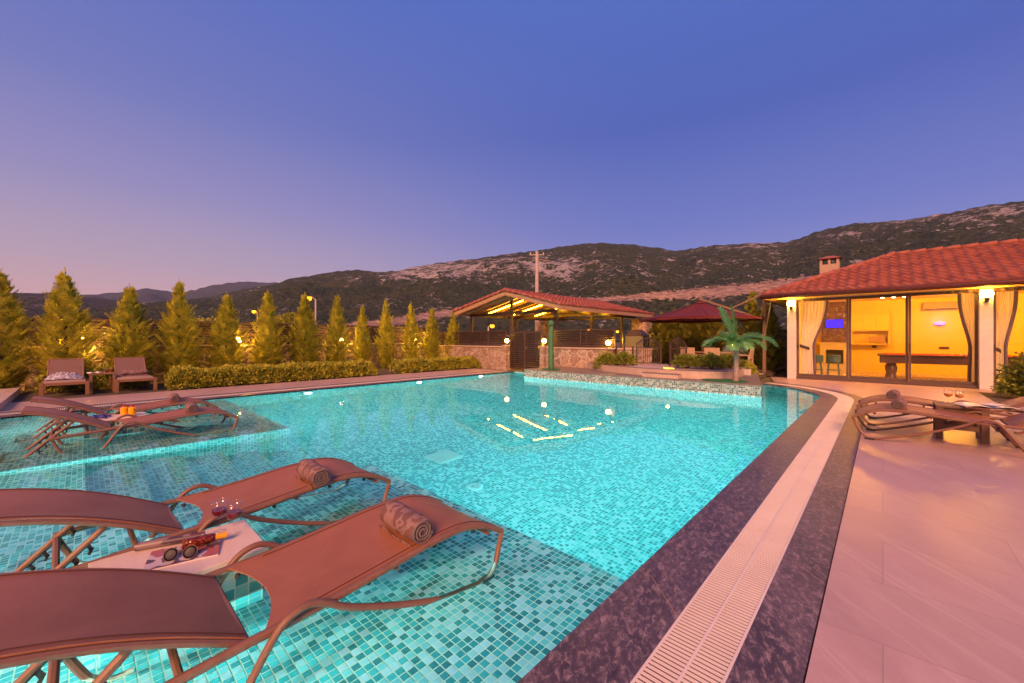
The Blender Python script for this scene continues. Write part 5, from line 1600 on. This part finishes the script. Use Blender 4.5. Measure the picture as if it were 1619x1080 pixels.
My = Matrix.Rotation(R(-90), 3, 'X')
MB().lathe([(0, -.07), (.023, -.07), (.026, -.06), (.026, .05), (.022, .066), (.013, .074)], 16, M=My).build('body', M['amber'], bo, smooth=True)
MB().lathe([(.016, .074), (.016, .125), (.0, .126)], 14, M=My).build('cap', plain('yellow_cap', (.75, .36, .01), (.68, .30, .01), .3), bo, smooth='auto')
sg = thing('sunglasses', 'dark round sunglasses resting on the magazine', 'sunglasses', (-2.665, .345, TZ + .036), R(62))
sg.scale = (1.2, 1.2, 1.2)
lens = plain('dark_lens', (.012, .008, .02), (.016, .01, .03), .35, spec=.12)
rimm = plain('thin_gold_rim', (.22, .12, .05), (.17, .09, .04), .4)
Mt = Matrix.Rotation(R(62), 3, 'X')
for s in (-1, 1):
    MB().lathe([(0, .0015), (.018, .001), (.0255, 0), (.018, -.0012), (0, -.001)], 18, (s * .034, 0, 0), M=Mt).build('lens', lens, sg, smooth=True)
    mb = MB(); mb.tube([Vector((s * .034, 0, 0)) + Mt @ Vector((.0262 * math.cos(R(a)), .0262 * math.sin(R(a)), 0)) for a in range(0, 360, 20)], .0011, 6, closed=True)
    mb.build('rim', rimm, sg, smooth=True)
    mb = MB(); mb.tube(bez([(s * .060, .004, .012), (s * .064, .06, -.006), (s * .060, .105, -.018), (s * .05, .125, -.026)], 4), .002, 6); mb.build('temple', M['black'], sg)
mb = MB(); mb.tube(bez([(-.009, 0, .008), (0, -.003, .014), (.009, 0, .008)], 4), .0018, 6); mb.build('bridge', rimm, sg)
# juice bottles and the blue snorkel set on the far table
for x, y, l in ((-8.22, .42, 'orange juice bottle nearer the blue goggles'), (-8.14, .50, 'orange juice bottle farther from the blue goggles')):
    jb = thing('juice_bottle', l + ' on the tiled table', 'bottle', (x, y, TZ), R(10), 'juice bottles with red caps')
    MB().lathe([(0, 0), (.040, .001), (.043, .012), (.043, .118), (.030, .132), (.017, .137), (0, .138)], 14).build('body', M['orange_juice'], jb, smooth='auto')
    MB().lathe([(.020, .138), (.020, .166), (0, .167)], 12).build('cap', M['red_cap'], jb, smooth='auto')
gg = thing('swim_goggles', 'dark blue swimming goggles lying on the far tiled table', 'goggles', (-8.27, .16, TZ + .022), R(70))
blue = plain('blue_rubber', (.012, .016, .16), (.02, .03, .24), .35)
for s in (-1, 1):
    MB().lathe([(0, .030), (.03, .024), (.04, .008), (.042, -.02), (.036, -.02)], 16, (s * .048, 0, 0)).build('eyecup', blue, gg, smooth=True)
mb = MB(); mb.tube(bez([(-.09, 0, 0), (-.11, .08, -.01), (-.02, .16, -.012), (.07, .14, -.012), (.10, .05, -.008), (.09, 0, 0)], 6), .009, 6); mb.build('strap', blue, gg, smooth=True)
mb = MB(); mb.tube(bez([(.11, -.10, -.01), (.05, -.06, .0), (-.03, -.07, .0), (-.10, -.11, -.01)], 5), .012, 8); mb.build('snorkel_tube', blue, gg, smooth=True)

# ================================================================== deck table with amber wine and open magazine
st = thing('wooden_side_table', 'brown slatted side table between the two deck loungers', 'side table', (.76, 8.06, 0))
mb = MB()
for k in range(5): mb.b2(-.235, .235, -.235 + k * .095, -.235 + k * .095 + .085, .425, .45)
mb.build('slatted_top', M['table_brown'] if 'table_brown' in M else M.setdefault('table_brown', plain('brown_slats', (.16, .085, .06), (.12, .065, .045), .5, scale=10)), st, bevel=.004)
for sx in (-1, 1):
    for sy in (-1, 1): MB().b2(sx * .20 - .035, sx * .20 + .035, sy * .19 - .035, sy * .19 + .035, 0, .424).build('leg', M['table_brown'], st, bevel=.004)
mb = MB()
for sy in (-1, 1): mb.b2(-.165, .165, sy * .19 - .012, sy * .19 + .012, .34, .424); mb.b2(-.165, .165, sy * .19 - .012, sy * .19 + .012, .14, .20)
mb.build('stretcher', M['table_brown'], st)
wineglass(.66, 8.12, .451, 'amber wine glass set farther from the open magazine', 'wine_amber', 'glasses of amber wine on the deck table', .19, .043)
wineglass(.76, 8.08, .451, 'amber wine glass right beside the open magazine', 'wine_amber', 'glasses of amber wine on the deck table', .19, .043)
om = thing('open_magazine', 'white open magazine with a dark blue picture on the deck side table', 'magazine', (.985, 7.97, .452), R(16))
MB().slab(lambda s, q: (-.25 + .50 * s, -.15 + .30 * q, .012 + .028 * abs(math.sin((s - .5) * math.pi * 1.9)) ** .7 + .004 * q), 24, 4, .006).build('pages', M['print_blue'], om, smooth='auto')
MB().b2(-.24, .24, -.14, .14, 0, .004).build('cover', M['print'], om)

# ================================================================== square framed seats by the hedge
M['chaise'] = plain('chaise_frame', (.25, .125, .055), (.19, .09, .042), .5, scale=14, stretch=(1, 1, 6))
M['chaise_sling'] = plain('chaise_sling', (.19, .105, .085), (.165, .09, .072), .6, scale=320, bump=.25, bd=.001)
M['cushion'] = plain('pale_cushion', (.34, .215, .175), (.29, .18, .15), .85, scale=12)
def make_chaise(label):
    t = thing('square_chaise', label, 'chaise', group='square framed chaises by the hedge')
    for sx in (-1, 1):
        for y in (-.03, -1.05): MB().b2(sx * .36 - .035, sx * .36 + .035, y - .03, y + .03, 0, .325).build('leg', M['chaise'], t, bevel=.004)
    mb = MB(); mb.b2(-.395, .395, -.055, .0, .262, .325); mb.v = [(a, b + .0, c) for a, b, c in mb.v]
    mb = MB(); mb.b2(-.324, .324, -.055, -.005, .255, .320)
    for sx in (-1, 1): mb.b2(sx * .36 - .025, sx * .36 + .025, -1.019, -.061, .262, .320)
    mb.b2(-.324, .324, -1.08, -1.03, .262, .320); mb.build('frame', M['chaise'], t, bevel=.004)
    MB().slab(lambda s, q: (-.33 + .66 * s, -.99 + q * .97, .352 + .012 * math.sin(math.pi * s) - (.05 * max(0, q - .85) / .15)), 10, 12, .035).build('seat_pad', M['cushion'], t, smooth='auto')
    MB().slab(lambda s, q: (-.285 + .57 * s, -.86 - .38 * q, .365 + .46 * q + .03 * math.sin(math.pi * q) * .4), 8, 10, .02).build('backrest', M['chaise_sling'], t, smooth='auto')
    mb = MB()
    for sx in (-1, 1): mb.tube([(sx * .295, -.84, .33), (sx * .295, -1.24, .82)], .018, 8)
    mb.tube([(-.295, -1.24, .82), (.295, -1.24, .82)], .018, 8); mb.build('back_frame', M['chaise'], t)
    return t
c0 = make_chaise('square framed chaise with a crumpled printed cloth on its seat'); c0.location = (-13.98, -.28, 0); c0.rotation_euler = (0, 0, R(-90))
c1 = copy_tree(c0); c1.location = (-13.9, .94, 0); c1.rotation_euler = (0, 0, R(-87)); tag(c1, 'square framed chaise with a rolled towel across its seat')
towel(-14.50, .94, .385, R(93), 'long rolled towel laid across the square framed chaise', .50, .07)
cl = MB()
def crump(s, q):
    u, v = s - .5, q - .5; a = fbm((u * 5, v * 5, 2.2), 5); e = max(0, 1 - (u * u + v * v) * 3.6)
    return (u * .50 + .03 * fbm((u * 6, v * 6, 9), 3), v * .60 + .03 * fbm((v * 6, u * 6, 4), 3), .012 + e * (.13 * abs(a) + .10) + .02 * abs(fbm((u * 14, v * 14, 1), 3)))
cl.slab(crump, 46, 46, .006); tag(cl.build('crumpled_cloth', M['towel_print'], loc=(-14.5, -.30, .365), smooth='auto'), 'crumpled grey and lilac printed cloth heaped on a square chaise', 'cloth')
s2 = thing('small_side_table', 'low brown side table between the two square chaises', 'side table', (-14.42, .34, 0))
MB().b2(-.24, .24, -.23, .23, .45, .48).build('top', M['chaise'], s2, bevel=.004)
for sx in (-1, 1):
    for sy in (-1, 1): MB().b2(sx * .20 - .025, sx * .20 + .025, sy * .20 - .025, sy * .20 + .025, 0, .449).build('leg', M['chaise'], s2)
for y, l in ((.40, 'dark red tumbler in the middle of the low side table'), (.50, 'dark red tumbler nearer the chaise with the rolled towel')):
    tm = thing('tumbler', l, 'glass', (-14.40, y, .481), 0, 'dark red tumblers on the low side table'); MB().lathe([(0, 0), (.036, 0), (.042, .11), (.039, .11), (.034, .012), (0, .012)], 14).build('glass', M['glassware'], tm, smooth='auto'); MB().lathe([(0, .013), (.0335, .014), (.038, .085), (0, .086)], 14).build('drink', M['wine_red'], tm, smooth='auto')
bk = thing('open_book', 'pale open book lying on the low side table', 'book', (-14.40, .22, .481), R(20))
MB().slab(lambda s, q: (-.10 + .20 * q, -.13 + .26 * s, .010 + .02 * abs(math.sin((s - .5) * math.pi * 1.8))), 16, 2, .008).build('pages', M['paper'], bk, smooth='auto'); MB().b2(-.105, .105, -.135, .135, 0, .003).build('cover', M['print'], bk)

# ================================================================== evening haze
m, t_, out_ = newmat('evening_air')
pv_ = t_.nodes.new('ShaderNodeVolumePrincipled')
pv_.inputs['Color'].default_value = (.50, .62, 1.0, 1); pv_.inputs['Density'].default_value = .00010
t_.links.new(pv_.outputs[0], out_.inputs['Volume'])
MB().b2(-3350, 3350, -3350, 3350, -40, 450).build('haze', m, kind='stuff')
